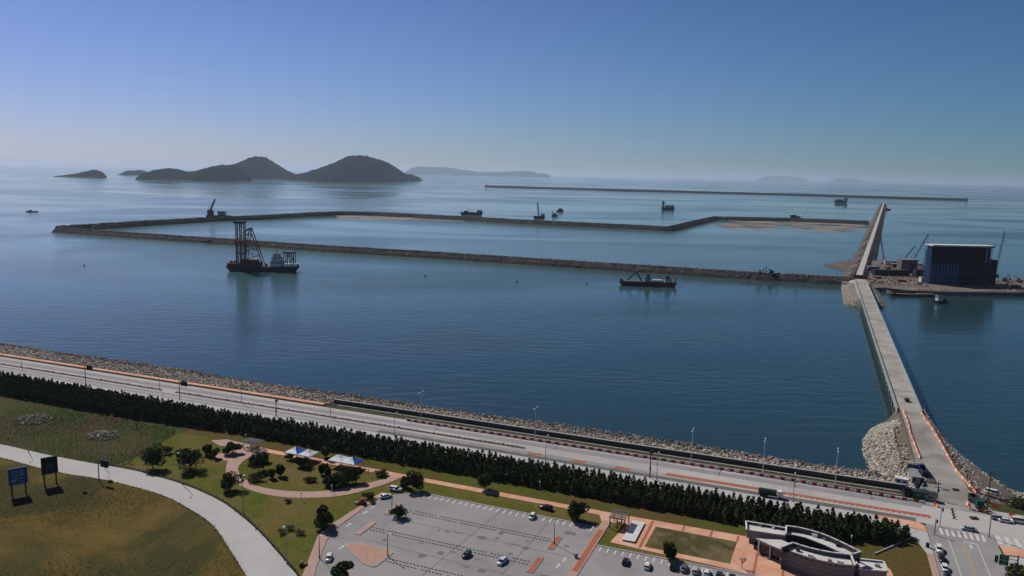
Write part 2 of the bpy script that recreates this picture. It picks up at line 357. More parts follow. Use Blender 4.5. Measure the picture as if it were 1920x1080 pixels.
def island_rock_rim(m):
    """bare pale rock where the hills meet the sea"""
    t = m.node_tree; N = t.nodes; p = N['Principled BSDF']; src = p.inputs['Base Color'].links[0].from_socket
    g = N.new('ShaderNodeNewGeometry'); sp = N.new('ShaderNodeSeparateXYZ'); t.links.new(g.outputs['Position'], sp.inputs[0])
    n = N.new('ShaderNodeTexNoise'); n.inputs['Scale'].default_value = .02; t.links.new(g.outputs['Position'], n.inputs['Vector'])
    a = N.new('ShaderNodeMath'); a.operation = 'MULTIPLY_ADD'; a.inputs[1].default_value = -40; t.links.new(n.outputs['Fac'], a.inputs[0]); t.links.new(sp.outputs['Z'], a.inputs[2])
    r = N.new('ShaderNodeMapRange'); r.inputs['From Min'].default_value = -22; r.inputs['From Max'].default_value = -12; t.links.new(a.outputs[0], r.inputs['Value'])
    x = N.new('ShaderNodeMix'); x.data_type = 'RGBA'; t.links.new(r.outputs['Result'], x.inputs[0]); x.inputs[6].default_value = (.10, .088, .075, 1); t.links.new(src, x.inputs[7]); t.links.new(x.outputs[2], p.inputs['Base Color'])
island_rock_rim(M['island_wood'])

# ---------------------------------------------------------------- sea, land and air
def structure(name, mb, m, label=None):
    o = mb.build(name, m); o['kind'] = 'structure'
    if label: o['label'] = label
    return o
rng = random.Random(7); nrg = np.random.default_rng(11)
XL, XR = -620, 520                                    # how far the coast is built to either side
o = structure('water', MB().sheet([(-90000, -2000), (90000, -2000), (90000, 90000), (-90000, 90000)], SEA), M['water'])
structure('ground', MB().prism([(-2600, -1500), (2600, -1500), (2600, 21), (700, 21), (-104, 21), (-104, 16.6), (-2600, 16.6)], -9, 0), M['grass_field'])

def poly(*px, z=0.0): return [tuple(P(x, y, z)[:2]) for x, y in px]
def rect(x0, y0, x1, y1): return [(x0, y0), (x1, y0), (x1, y1), (x0, y1)]

# access road on the left: pixel curve of both edges, carried on beyond the frame
acc_up = [(-260, 792), (-120, 812), (0, 833), (50, 844), (100, 855), (175, 869), (225, 877), (275, 888), (350, 911), (412, 939), (455, 970), (492, 1004), (530, 1047), (560, 1084), (600, 1150), (640, 1230)]
acc_lo = [(540, 1230), (500, 1150), (464, 1084), (437, 1040), (400, 986), (350, 951), (300, 927), (225, 906), (175, 896), (105, 885), (50, 871), (0, 858), (-120, 836), (-260, 815)]
def smooth_px(pts, n=6):
    q = [pts[0]] + pts + [pts[-1]]; out = []
    for i in range(1, len(q) - 2):
        for k in range(n):
            t = k / n; r = []
            for j in (0, 1):
                a, b, c, d = (q[i + m][j] for m in (-1, 0, 1, 2))
                r.append(.5 * (2 * b + (c - a) * t + (2 * a - 5 * b + 4 * c - d) * t * t + (3 * b - a - 3 * c + d) * t ** 3))
            out.append(tuple(r))
    return out + [pts[-1]]
ACC_UP = [P(*p) for p in smooth_px(acc_up)]; ACC_LO = [P(*p) for p in smooth_px(acc_lo)]
field = [tuple(p[:2]) for p in ACC_LO[::-1]] + [(60, -420), (-420, -420), (-700, 60)]
structure('field', MB().sheet([p for p in field], .02), M['grass_brown'])
park = poly((210, 874), (262, 855), (330, 815), (380, 800)) + [(-100, -35.5), (160, -34), (158, -120), (40, -220), (-30, -200)] + [tuple(p[:2]) for p in ACC_UP[::-1] if proj(p)[0] > 215]
structure('park_lawn', MB().sheet(park, .02), M['grass_park'])
structure('grass_verge', MB().sheet([(-138, -45), (-138, -19), (158, -19), (150, -45)], .04), M['grass_strip'])
structure('access_road', MB().sheet([tuple(p[:2]) for p in ACC_UP] + [tuple(p[:2]) for p in ACC_LO], .06), M['concrete_pale'])

# coast road with its bands
structure('coast_road', MB().sheet(rect(XL, -9, XR, 12.6), .05), M['concrete_road'])
structure('pavement', MB().prism(rect(XL, -19, 150.5, -9), -.5, .17), M['concrete_pale'])
structure('gutter_lane', MB().sheet(rect(-62, -8.6, 153, -5.6), .07), M['asphalt_dark'])
structure('gutter_lane', MB().sheet(rect(XL, -8.6, -62, -6.6), .07), M['asphalt_blue'])
structure('traffic_lane', MB().sheet(rect(XL, 4.6, 156, 8.8), .07), M['asphalt_blue'])
structure('traffic_lane', MB().sheet(rect(XL, -5.2, 62, -2.2), .07), M['asphalt_blue'])
mb = MB()
mb.sheet(rect(66, -3.8, 158, -1.2), .09)
for x in (9, 28, 46): mb.sheet(rect(x, -5.4, x + 6, -3.0), .09)
structure('red_lane', mb, M['paving_red'])
mb = MB()
for i in range(26):                                   # slanted white bars of the turning lane
    x = 108 + i * 1.9; mb.sheet([(x, -5.4), (x + .5, -5.4), (x + 1.6, -3.3), (x + 1.1, -3.3)], .11)
for y in (2.6, 9.6, -5.35):
    for k in range(70): mb.sheet(rect(-330 + k * 7, y, -327 + k * 7, y + .15), .11)
mb.sheet(rect(66, -1.1, 158, -.95), .11)
for k in range(8): mb.sheet(rect(159.4 + k * 1.75, -16.4, 160.3 + k * 1.75, -11.2), .11)      # zebra crossing
for k in range(9): mb.sheet([(137 + k * 1.5, -21), (137.7 + k * 1.5, -21), (140 + k * 1.5, -16.2), (139.3 + k * 1.5, -16.2)], .26)
for x in (161.2, 169.2): mb.sheet(rect(x, -170, x + .25, -19), .11)
mb.sheet(rect(165.6, -19.6, 169.0, -18.9), .11)
for k in range(5): mb.sheet(rect(176 + k * 2.6, -16.2, 177.3 + k * 2.6, -9.6), .11)
mb.sheet([(167, -24), (167.5, -24), (167.5, -22), (168, -22), (167.25, -20.6), (166.5, -22), (167, -22)], .11)
structure('road_markings', mb, M['paint_white'])
mb = MB()
mb.sheet(rect(165.0, -170, 165.2, -20), .11); mb.sheet(rect(165.5, -170, 165.7, -20), .11)
mb.sheet(rect(-62, -5.5, 150, -5.36), .115)
structure('road_centre_line', mb, M['paint_yellow'])
structure('side_street', MB().sheet(rect(155.6, -190, 175.5, -9), .06), M['asphalt_pale'])
structure('corner_paving', MB().prism([(139, -9.05), (153.5, -9.05), (155.4, -12), (155.4, -16.5), (147, -13.2), (139, -11)], -.5, .2), M['paving_salmon'])
structure('corner_paving', MB().prism([(176, -17.5), (210, -17.5), (210, -22), (186, -22.5), (176.2, -24.5)], -.5, .2), M['paving_salmon'])
structure('street_pavement', MB().prism([(153.4, -33), (155.4, -33), (155.4, -190), (153.4, -190)], -.5, .19), M['paving_pink'])
structure('corner_pavement', MB().prism([(138, -19.1), (146, -13.6), (155.4, -16.6), (155.4, -32.95), (153.4, -32.95), (151.5, -25), (149, -20.5), (146, -19.1)], -.5, .185), M['concrete_pale'])
structure('corner_pavement', MB().sheet([(175.6, -9), (330, -9), (330, -17.4), (175.6, -17.4)], .06), M['concrete_road'])
structure('street_pavement', MB().prism([(175.7, -190), (175.7, -25), (180, -24), (330, -22), (330, -190)], -.5, .16), M['concrete_pale'])
structure('right_verge', MB().sheet([(181, -190), (181, -36), (186, -33), (330, -33), (330, -190)], .18), M['grass_park'])
# the planted median, seaward salmon walk, bank
mb = MB()
for x0, x1 in ((XL, -197), (-188, 6)): mb.prism(rect(x0, -.4, x1, 1.5), -.4, .16)
structure('median', mb, M['kerb'])
mb = MB()
for x0, x1 in ((XL + .2, -197.2), (-187.8, 5.8)): mb.sheet(rect(x0, -.15, x1, 1.25), .19)
structure('median_planting', mb, M['bank'])
structure('sea_walk', MB().prism(rect(XL, 13.6, -106, 16.4), -.4, .75), M['paving_salmon'])
structure('bank', MB().prism([(-104, 12.8), (152, 12.8), (152, 19.4), (-104, 19.4)], -.4, .22), M['bank'])
mb = MB()
mb.prism(rect(-100, 16.9, 150, 17.6), -.3, .42); mb.prism(rect(-60, 13.4, 150, 13.9), -.3, .38)
structure('bank_kerb', mb, M['kerb'])

# seawall: parapet, and the riprap slope
def slope(x0, x1, ya, za, yb, zb): return MB().add([(x0, ya, za), (x1, ya, za), (x1, yb, zb), (x0, yb, zb)], [(0, 1, 2, 3)])
t = empty('sea_wall', 'long low stained parapet wall between the rocks and the coast road', 'sea wall', (20, 20, 0))
MB().box((24, 20, .75), (256, .8, 2.6)).build('parapet', M['wall_stained'], t)
MB().box((24, 20, 2.12), (256.2, 1.0, .16)).build('coping', M['kerb'], t)
structure('shore_slope', slope(XL, 700, 16.5, .1, 54, -5.9), M['mud'])
n = 15500
xs = nrg.uniform(-470, 154, n); u = nrg.uniform(0, 1, n) ** .92
edge = 50.5 + 3.2 * np.sin(xs * .043) + 2.5 * np.sin(xs * .021 + 1) + nrg.normal(0, 1.2, n)
y0 = np.where(xs < -106, 16.9, 20.9); ys = y0 + (edge - y0) * u
zs = .25 - (ys - 16.5) * .158 + nrg.uniform(-.1, .35, n)
k = u < .6; sz = nrg.uniform(.7, 1.7, n)
wet = zs < -3.4
tag(rocks('riprap', np.stack([xs, ys, zs], 1)[~wet], sz[~wet], M['rock'], 3), 'grey riprap boulders heaped on the seaward slope', kind='stuff')
tag(rocks('shore_rocks', np.stack([xs, ys, zs], 1)[wet], sz[wet], M['rock_far'], 4), 'brown weedy rocks along the waterline', kind='stuff')
n = 2600; xs = nrg.uniform(186, 330, n); ys = nrg.uniform(22, 50, n)
tag(rocks('riprap', np.stack([xs, ys, .25 - (ys - 16.5) * .158 + .2], 1), nrg.uniform(.8, 1.7, n), M['rock'], 5), 'riprap boulders along the shore right of the bridge approach', kind='stuff')

# ---------------------------------------------------------------- causeway approach, bridge
ZB = 3.0
def ramp_z(y): return ZB * min(1, max(0, (y - 40) / 60))
mb = MB(); st_ = []
for y in range(8, 126, 6):
    k = min(1, (y - 8) / 115); z = ramp_z(y) + .12
    st_.append([(158.8 - .3 * k + (0 if y > 30 else -(30 - y) * .25), y, z), (176 - 7.6 * k + (0 if y > 30 else (30 - y) * .2), y, z)])
for a, b in zip(st_, st_[1:]): mb.add([a[0], a[1], b[1], b[0]], [(0, 1, 2, 3)])
structure('approach_road', mb, M['dirt_road'])
mb = MB(); rings = []
toe_l = [(12, 150), (35, 146), (50, 142), (70, 140), (90, 140.5), (110, 145), (124, 152), (131, 157)]
toe_r = [(12, 205), (35, 200), (50, 194), (70, 186), (90, 180), (110, 176), (124, 172), (131, 169)]
for (y, xl), (_, xr) in zip(toe_l, toe_r):
    z = ramp_z(y) - (.5 if y > 115 else .05); k = min(1, (y - 8) / 115); xi, xo = 158 - .3 * k, 176.8 - 7.6 * k
    rings.append([(xl, y, -6.2), (min(xi, xl + 14), y, z - 1.0), (xi, y, z), (xo, y, z), (max(xo, xr - 8), y, z - 2.2), (xr, y, -6.2)])
rings.append([(x, 134, -6.2) for x in (156, 158, 159, 167, 168, 169)])
for a, b in zip(rings, rings[1:]):
    for i in range(5): mb.add([a[i], a[i + 1], b[i + 1], b[i]], [(0, 1, 2, 3)])
structure('embankment', mb, M['mud'])
pts = []; pts2 = []
TL = np.array(toe_l); TR = np.array(toe_r)
for _ in range(5200):
    y = rng.uniform(26, 129); xl = np.interp(y, TL[:, 0], TL[:, 1]); k = min(1, (y - 8) / 115); xi = 157.5 - .3 * k
    if xi - xl < 1: continue
    u_ = rng.uniform(0, 1); x = xl + (xi - xl) * u_; z = -5.4 + (ramp_z(y) + 4.6) * min(1, (x - xl) / 14)
    if xi - x < 4 and 45 < y < 95 and rng.random() < .9: continue
    pts.append((x, y, z + rng.uniform(0, .5)))
for _ in range(2400):
    y = rng.uniform(22, 129); xr = np.interp(y, TR[:, 0], TR[:, 1]); k = min(1, (y - 8) / 115); xo = 177.2 - 7.6 * k
    u_ = rng.uniform(0, 1) ** .8; x = xo + (xr - xo) * u_; z = ramp_z(y) - (ramp_z(y) + 5.4) * u_
    pts2.append((x, y, z + rng.uniform(0, .4)))
tag(rocks('armour_rocks', pts, nrg.uniform(.8, 1.7, len(pts)), M['rock_pale'], 8), 'pale armour rocks left of the bridge approach', kind='stuff')
tag(rocks('armour_rocks', pts2, nrg.uniform(.7, 1.4, len(pts2)), M['rock'], 9), 'grey armour rocks right of the bridge approach', kind='stuff')

BY0, BY1 = 122.0, 655.0
br = empty('bridge', 'long straight pale concrete bridge on piles running out to the work site', 'bridge', (162, BY0, 0))
def bx(y, side): k = (y - BY0) / (BY1 - BY0); return (156.9 - 1.4 * k) if side < 0 else (168.2 - .4 * k)
mb = MB().add([(bx(BY0, -1), BY0, ZB), (bx(BY0, 1), BY0, ZB), (bx(BY1, 1), BY1, ZB), (bx(BY1, -1), BY1, ZB), (bx(BY0, -1), BY0, ZB - 1.6), (bx(BY0, 1), BY0, ZB - 1.6), (bx(BY1, 1), BY1, ZB - 1.6), (bx(BY1, -1), BY1, ZB - 1.6)],
              [(0, 1, 2, 3), (7, 6, 5, 4), (4, 5, 1, 0), (5, 6, 2, 1), (6, 7, 3, 2), (7, 4, 0, 3)])
mb.build('deck', M['bridge_deck'], br)
for s in (-1, 1):
    mb = MB(); x0, x1 = bx(BY0, s) + s * .05, bx(BY1, s) + s * .05
    w = .55; a = sorted((x0, x0 - s * w)); b = sorted((x1, x1 - s * w))
    mb.add([(a[0], BY0, ZB + .004), (a[1], BY0, ZB + .004), (b[1], BY1, ZB + .004), (b[0], BY1, ZB + .004), (a[0], BY0, ZB + 1.1), (a[1], BY0, ZB + 1.1), (b[1], BY1, ZB + 1.1), (b[0], BY1, ZB + 1.1)],
           [(3, 2, 1, 0), (4, 5, 6, 7), (0, 1, 5, 4), (1, 2, 6, 5), (2, 3, 7, 6), (3, 0, 4, 7)])
    mb.build('parapet', M['steel_teal'], br)
y = BY0 + 14
while y < BY1 - 8:
    l, r_ = bx(y, -1), bx(y, 1)
    MB().box(((l + r_) / 2, y, ZB - 2.2), (r_ - l + .6, 1.6, 1.2)).build('cap_beam', M['kerb'], br)
    MB().box(((l + r_) / 2, y, (SEA + ZB - 4.8) / 2), (r_ - l - 1.6, 1.0, ZB - 2.8 - SEA + 2)).build('pier', M['kerb'], br)
    y += 11
for k in range(11):                                   # expansion joints
    y = BY0 + 40 + k * 46
    MB().box(((bx(y, -1) + bx(y, 1)) / 2, y, ZB + .02), (bx(y, 1) - bx(y, -1) - 1.4, .5, .05)).build('expansion_joint', M['asphalt_dark'], br)

# ---------------------------------------------------------------- dikes, causeway, breakwater
def along(path, step):
    out = []
    for a, b in zip(path, path[1:]):
        n = max(1, int((b - a).length / step))
        out += [a.lerp(b, i / n) for i in range(n)]
    return out + [path[-1]]
def sweep(path, prof, step, jit, seed):
    """a bank with cross-section prof [(offset, z)] swept along the path, its faces roughened"""
    pts = along(path, step); rg = random.Random(seed); rings = []
    for i, p in enumerate(pts):
        d = (pts[min(i + 1, len(pts) - 1)] - pts[max(i - 1, 0)]); d.z = 0; d.normalize(); nrm = Vector((d.y, -d.x, 0))
        rings.append([(p.x + nrm.x * (o + rg.uniform(-jit, jit)), p.y + nrm.y * (o + rg.uniform(-jit, jit)), z + (rg.uniform(-jit, jit) * .6 if z > SEA - .5 else 0)) for o, z in prof])
    mb = MB(); n = len(prof)
    mb.v = [v for r in rings for v in r]
    for k in range(len(rings) - 1):
        for i in range(n - 1): mb.f.append((k * n + i, (k + 1) * n + i, (k + 1) * n + i + 1, k * n + i + 1))
    mb.f.append(tuple(range(n))); mb.f.append(tuple(range((len(rings) - 1) * n, len(rings) * n))[::-1])
    return mb, pts
def dike(name, label, px, hz, crest, side, m, seed, armour=0, asz=2.4, arm_m=None, step=6, jit=.7):
    path = [P(x, y, hz * .5 + SEA * .5) for x, y in px]
    prof = [(crest / 2 + side, SEA - 2), (crest / 2 + side * .5, (SEA + hz) / 2), (crest / 2, hz), (-crest / 2, hz), (-crest / 2 - side * .5, (SEA + hz) / 2), (-crest / 2 - side, SEA - 2)]
    mb, pts = sweep(path, prof, step, jit, seed)
    c = path[0].copy(); c.z = SEA
    t = empty(name, label, 'dike', c)
    mb.build('core', m, t)
    if armour:
        rg = np.random.default_rng(seed); q = []
        seg = [(a, b) for a, b in zip(path, path[1:])]; L = np.array([(b - a).length for a, b in seg]); pr = L / L.sum()
        for j in rg.choice(len(seg), armour, p=pr):
            a, b = seg[j]; d = (b - a).normalized(); nrm = Vector((d.y, -d.x, 0)); p = a.lerp(b, rg.uniform())
            o = rg.uniform(-1, 1) * (crest / 2 + side * .62); ao = abs(o)
            z = hz if ao < crest / 2 else hz + (SEA - 2 - hz) * (ao - crest / 2) / side
            q.append((p.x + nrm.x * o - c.x, p.y + nrm.y * o - c.y, z + rg.uniform(0, .6) - c.z))
        r_ = rocks('rock_armour', q, rg.uniform(asz * .6, asz * 1.4, armour), arm_m or m, seed, t); r_['kind'] = 'stuff'
    return t
dike('rubble_dike', 'long brown rubble dike nearest the shore, running left from the bridge end', [(108, 431), (180, 436), (250, 441), (400, 451), (600, 465), (800, 477), (1000, 490), (1200, 503), (1400, 516), (1600, 527)], 3.0, 5, 12, M['rock_dark'], 21, 15000, 1.7, M['rock_far'], 6, .35)
dike('rubble_dike', 'dark curved outer dike enclosing the far side of the basin', [(110, 429), (250, 420), (400, 411), (500, 407), (580, 402), (640, 400), (700, 401), (760, 404), (880, 410), (1000, 417), (1130, 423), (1255, 429), (1300, 418), (1340, 409), (1480, 412), (1630, 418)], 4.5, 6, 14, M['rock_dark'], 22, 7000, 2.6, M['rock_dark'], 14, .5)
dike('breakwater', 'thin dark breakwater far out below the horizon', [(910, 349), (1200, 357), (1500, 365), (1815, 374)], 9, 14, 18, M['rock_navy'], 23, step=60, jit=1.5)
for (x, y), l in (((912, 348.5), 'small beacon tower on the left tip of the far breakwater'), ((1812, 373.2), 'small beacon tower on the right tip of the far breakwater')):
    p = P(x, y, 9); t = empty('beacon', l, 'beacon', p)
    MB().tube(p, p + Vector((0, 0, 14)), 5, 3.6, 10).build('tower', M['wall_grey'], t)
    MB().tube(p + Vector((0, 0, 14)), p + Vector((0, 0, 19)), 2.6, 2.2, 8).build('lantern', M['white_paint'], t)
# causeway
CZ = 3.4
ca, cb = P(1611, 516, CZ), P(1657, 381, CZ)
t = empty('causeway', 'pale straight causeway road on a grey embankment beyond the bridge', 'causeway', (ca.x, ca.y, SEA))
d = (cb - ca).normalized()
prof = [(18, SEA - 2), (4.5, CZ - .3), (-4.5, CZ - .3), (-23, SEA - 2)]
mb, _ = sweep([ca, cb], prof, 22, 1.2, 31); mb.build('embankment', M['rock_mid'], t)
nr = Vector((d.y, -d.x, 0)); mb = MB()
mb.add([ca + nr * 3.3 + Vector((0, 0, .35)), ca - nr * 3.3 + Vector((0, 0, .35)), cb - nr * 3.3 + Vector((0, 0, .35)), cb + nr * 3.3 + Vector((0, 0, .35))], [(0, 3, 2, 1)])
mb.build('roadway', M['concrete_pale'], t)
q = []
for _ in range(9000):
    k = rng.random() ** 1.6; s = rng.uniform(-1, 1); p = ca.lerp(cb, k)
    o = (4.5 + 12.5 * s) if s > 0 else (-4.5 + 16 * s); z = CZ - .3 - (CZ + 6.7) * abs(s)
    p = p + nr * o; q.append((p.x - ca.x, p.y - ca.y, z - SEA + .3))
r_ = rocks('rock_armour', q, nrg.uniform(1.2, 2.4, len(q)), M['rock_mid'], 32, t); r_['kind'] = 'stuff'
# small jetty / boat at the causeway's end, mud spit, flats
from mathutils import noise as mnoise
def flat(name, corners, seed, base, amp, m, nx=150, ny=60, sx=.012, sy=.03):
    c = [P(x, y, SEA) for x, y in corners]; V = []; mb = MB()
    for i in range(nx):
        for j in range(ny):
            u_, v_ = i / (nx - 1), j / (ny - 1); p = c[0].lerp(c[1], u_).lerp(c[3].lerp(c[2], u_), v_)
            e = min(1, 6 * min(u_, 1 - u_)) * min(1, 2.2 * v_) if True else 1
            q = Vector((p.dot(RT_) * sx, p.dot(FW_) * sy, seed))
            z = base * e - .5 * (1 - e) + amp * mnoise.fractal(q, .9, 2.1, 5) - .25 * (1 - min(1, 3 * v_))
            V.append((p.x, p.y, SEA + z))
    mb.v = V
    for i in range(nx - 1):
        for j in range(ny - 1): mb.f.append((i * ny + j, (i + 1) * ny + j, (i + 1) * ny + j + 1, i * ny + j + 1))
    structure(name, mb, m)
RT_ = Vector((math.cos(YAW), math.sin(YAW), 0)); FW_ = Vector((-math.sin(YAW), math.cos(YAW), 0))
flat('sand_flat', [(590, 414), (930, 420), (890, 409), (610, 402)], 3.3, .22, .35, M['sand'])
flat('sand_flat', [(1290, 436), (1625, 446), (1640, 419), (1345, 410)], 8.1, .26, .75, M['sand'], 220, 90, .008, .016)
structure('mud_flat', MB().prism(poly((1545, 497), (1570, 492), (1600, 487), (1612, 500), (1600, 512), (1575, 506), z=SEA), SEA - 2, SEA + .6), M['mud'])
# work platform at the end of the bridge
plat = poly((1578, 528), (1600, 540), (1660, 540), (1700, 545), (1790, 548), (1920, 549), (2060, 552), (2060, 534), (1930, 528), (1870, 524), (1850, 515), (1740, 501), (1660, 490), (1632, 488), (1612, 503), (1590, 512), z=-1)
structure('work_platform', MB().prism(plat, SEA - 2, -.6), M['site_ground'])
mb, _ = sweep([P(1640, 541, -3), P(1720, 548, -3), P(1800, 550.5, -3), P(1920, 551, -3), P(2060, 555, -3)], [(9, SEA - 2), (0, .4), (-4, .4), (-9, SEA)], 6, .6, 33)
t = empty('rubble_dike', 'grey rubble edge of the work platform below the scaffolded building', 'dike', P(1640, 541, SEA)); mb.build('core', M['rock_far'], t)
ab = empty('abutment', 'pale grey conical rock abutment at the far end of the bridge', 'abutment', (161, BY1 - 4, SEA))
rings = []
def stadium(w, y0, y1, n=10):
    o = [(160.8 + math.cos(a) * w, y0 + w + math.sin(a) * w) for a in [math.pi + math.pi * i / n for i in range(n + 1)]]
    return o + [(160.8 + w, y1), (160.8 - w, y1)]
for w, y0, z in ((20.5, 506, SEA - 1.6), (13, 515, -1.4), (6.3, 523, 1.2)): rings.append([(x, y, z) for x, y in stadium(w, y0, 690)])
MB().loft(rings).build('core', M['rock_pale'], ab)
q = []
for _ in range(4200):
    u_ = rng.random(); w = 6.6 + 13.2 * u_; z = float(np.interp(w, [6.3, 13, 20.5], [1.25, -1.3, -6.4]))
    if rng.random() < .25:
        a = math.pi + math.pi * rng.random(); x, y = 160.8 + math.cos(a) * w, 523 - 16 * u_ + w + math.sin(a) * w
    else: x, y = 160.8 + rng.choice((-1, -1, 1)) * w, rng.uniform(523 - 16 * u_ + w, 655)
    q.append((x - 161, y - (BY1 - 4), z - SEA + rng.uniform(.05, .4)))
r_ = rocks('rock_armour', q, nrg.uniform(.8, 1.6, len(q)), M['rock_pale'], 34, ab); r_['kind'] = 'stuff'

# ---------------------------------------------------------------- islands
def island(label, sil, ybase, depth, seed, name='island'):
    """sil: silhouette [(px x, px y)] of the ridge; the hill is a rounded mound behind its shoreline"""
    xs_ = np.array([s[0] for s in sil], float); ys_ = np.array([s[1] for s in sil], float)
    rg = np.random.default_rng(seed); nx, ny = 240, 46
    X = np.linspace(xs_[0], xs_[-1], nx); Yt = np.interp(X, xs_, ys_); V = []
    Yt = Yt + np.array([1.3 * mnoise.fractal(Vector((x * .06, seed, 0)), .9, 2, 4) for x in X])
    ph = rg.uniform(0, 6.28, 8)
    right = Vector((math.cos(YAW), math.sin(YAW), 0)); fw = Vector((-math.sin(YAW), math.cos(YAW), 0))
    for i in range(nx):
        yb = ybase(X[i]) if callable(ybase) else ybase
        b = P(X[i], yb, SEA)
        hmid = max(.5, height(b, min(Yt[i], yb - .2)))
        e = math.sin(math.pi * i / (nx - 1)) ** .5
        dep = depth * max(.12, e)
        hm = hmid * (1 + dep * .5 / (b - CAM).length)
        for j in range(ny):
            v = j / (ny - 1); prof = math.sin(math.pi * v) ** .72
            wob = 1 + .12 * math.sin(i * .17 + v * 6 + ph[0]) * (1 - prof) + .06 * math.sin(i * .34 + v * 11 + ph[1]) * (1 - prof)
            z = SEA - 1 + hm * prof * wob + (rg.normal(0, .016) + .05 * mnoise.fractal(Vector((i * .09, j * .35, seed)), .8, 2, 4)) * hm * prof
            p = b + fw * (dep * v + rg.normal(0, dep * .004)); V.append((p.x, p.y, z))
    mb = MB(); mb.v = V
    for i in range(nx - 1):
        for j in range(ny - 1): mb.f.append((i * ny + j, (i + 1) * ny + j, (i + 1) * ny + j + 1, i * ny + j + 1))
    o = mb.build(name, M['island_wood'], smooth=True); o['kind'] = 'structure'; o['label'] = label; return o
island('large wooded island with a broad summit right of the saddle', [(505, 336), (525, 329), (545, 326), (570, 318), (600, 307), (622, 296), (645, 293), (660, 293.5), (680, 299), (705, 305), (730, 317), (750, 327), (765, 328), (780, 332), (791, 339)], lambda x: 337 + 4.5 * math.sin(max(0, min(1, (x - 505) / 286)) * math.pi) + (x - 505) / 286 * 2, 1500, 41)
island('pointed wooded hill rising behind the low front island', [(385, 330), (400, 312), (415, 308), (430, 301), (445, 295), (458, 294), (470, 300), (490, 312), (510, 320), (530, 325), (548, 333)], lambda x: 336, 1300, 42)
island('low wooded front island with a mast on its back', [(253, 333), (258, 325), (270, 319), (285, 316), (300, 318), (315, 323), (335, 322), (360, 314), (380, 311), (400, 310), (415, 312), (430, 320), (445, 331), (456, 341)], lambda x: 337 + (x - 253) / 203 * 4.6, 900, 43)
island('small hummock island just left of the front island', [(220, 327), (228, 320), (245, 318.5), (258, 321), (266, 328)], 328, 500, 44)
island('small isolated islet farthest left', [(93, 331), (105, 328), (125, 325), (140, 321), (155, 319), (168, 321), (176, 327), (180, 332)], lambda x: 331 + (x - 93) / 87 * 3, 500, 45)
island('faint hazy range beyond the large island', [(752, 326), (765, 316), (790, 309), (805, 312), (830, 314), (860, 318), (890, 322), (920, 323), (950, 322), (970, 321), (1000, 322), (1020, 326), (1032, 329)], lambda x: 326.6 + (x - 752) * .0203, 5000, 46, 'hills')
island('barely visible far hills left of the causeway tip', [(1436, 339), (1450, 332), (1470, 330), (1500, 330), (1512, 333), (1524, 340)], lambda x: 309.9 + x * .0203, 6000, 47, 'hills')
island('barely visible far hills right of the causeway tip', [(1590, 342), (1605, 337), (1618, 334), (1630, 338), (1645, 343)], lambda x: 309.9 + x * .0203, 6000, 48, 'hills')
p = P(385, 338, SEA) + Vector((-math.sin(YAW), math.cos(YAW), 0)) * 450; p.z = 60
tag(MB().lattice(p, p + Vector((0, 0, 110)), 9, 4, 1.2, 8).build('mast', M['steel_grey']), 'thin lattice mast on the ridge of the front island', 'mast')

# ---------------------------------------------------------------- air
hz = MB().box((0, 44000, 222), (150000, 97000, 470)).build('haze', None or bpy.data.materials.new('haze_air'))
hm = hz.data.materials[0]; hm.use_nodes = True; hn = hm.node_tree; hn.nodes.clear()
pv = hn.nodes.new('ShaderNodeVolumePrincipled'); pv.inputs['Density'].default_value = 2.3e-5; pv.inputs['Color'].default_value = (.68, .80, 1, 1); pv.inputs['Anisotropy'].default_value = .25
ho = hn.nodes.new('ShaderNodeOutputMaterial'); hn.links.new(pv.outputs[0], ho.inputs['Volume'])
hz['kind'] = 'stuff'; hz['label'] = 'thin blue sea haze'

# ---------------------------------------------------------------- trees
def crown_points(kind, rg, n, h, r):
    pts = []
    lobes = [(np.clip(rg.normal(0, .36, 3), -.6, .6) * np.array([r, r, h * .42]), rg.uniform(.38, .62)) for _ in range(12)]
    while len(pts) < n:
        if kind == 'pine':
            z = rg.uniform(.06, 1) ; a = rg.uniform(0, 6.283)
            rad = r * (1 - z ** 2.2) ** .8 * (.6 + .45 * math.sin(a * 3 + z * 17) ** 2) + .08
            q = rad * math.sqrt(rg.uniform(.25, 1)); pts.append((q * math.cos(a), q * math.sin(a), z * h))
        elif kind == 'cone':
            z = rg.uniform(0, 1); a = rg.uniform(0, 6.283); rad = r * (1 - z ** 1.6) * rg.uniform(.6, 1.05); pts.append((rad * math.cos(a), rad * math.sin(a), z * h))
        else:
            c, k = lobes[rg.integers(len(lobes))]
            d = rg.normal(size=3); d /= np.linalg.norm(d); d *= rg.uniform(.55, 1.0) * k
            p = c + d * np.array([r, r, h * .5]); p[2] += h * .5
            if p[2] > .02 * h: pts.append(tuple(p))
    return np.array(pts)
def tree_parts(kind, h, r, seed, leaf, m, trunk_h, n, parent):
    rg = np.random.default_rng(seed)
    pts = crown_points(kind, rg, n, h - trunk_h, r); pts[:, 2] += trunk_h
    V, Fa = leaves(pts, leaf, seed, .35 if kind != 'pine' else .15)
    npmesh('crown', V, Fa, m, parent)
    mb = MB().tube((0, 0, -.2), (rg.normal(0, .08), rg.normal(0, .08), trunk_h + (h - trunk_h) * .65), .035 * h ** .9, .012 * h, 7)
    for k in range(5):
        a = rg.uniform(0, 6.28); z = trunk_h + (h - trunk_h) * rg.uniform(.05, .45)
        mb.tube((0, 0, z), (math.cos(a) * r * .6, math.sin(a) * r * .6, z + h * .12), .014 * h, .006 * h, 5)
    mb.build('trunk', M['bark'], parent)
def tree(name, label, cat, loc, kind, h, r, seed, leaf=.45, m='leaf_dark', trunk=None, n=700, group=None):
    t = lempty(name, label, cat, loc, 0, group)
    tree_parts(kind, h, r, seed, leaf, M[m], h * .16 if trunk is None else trunk, n, t); return t

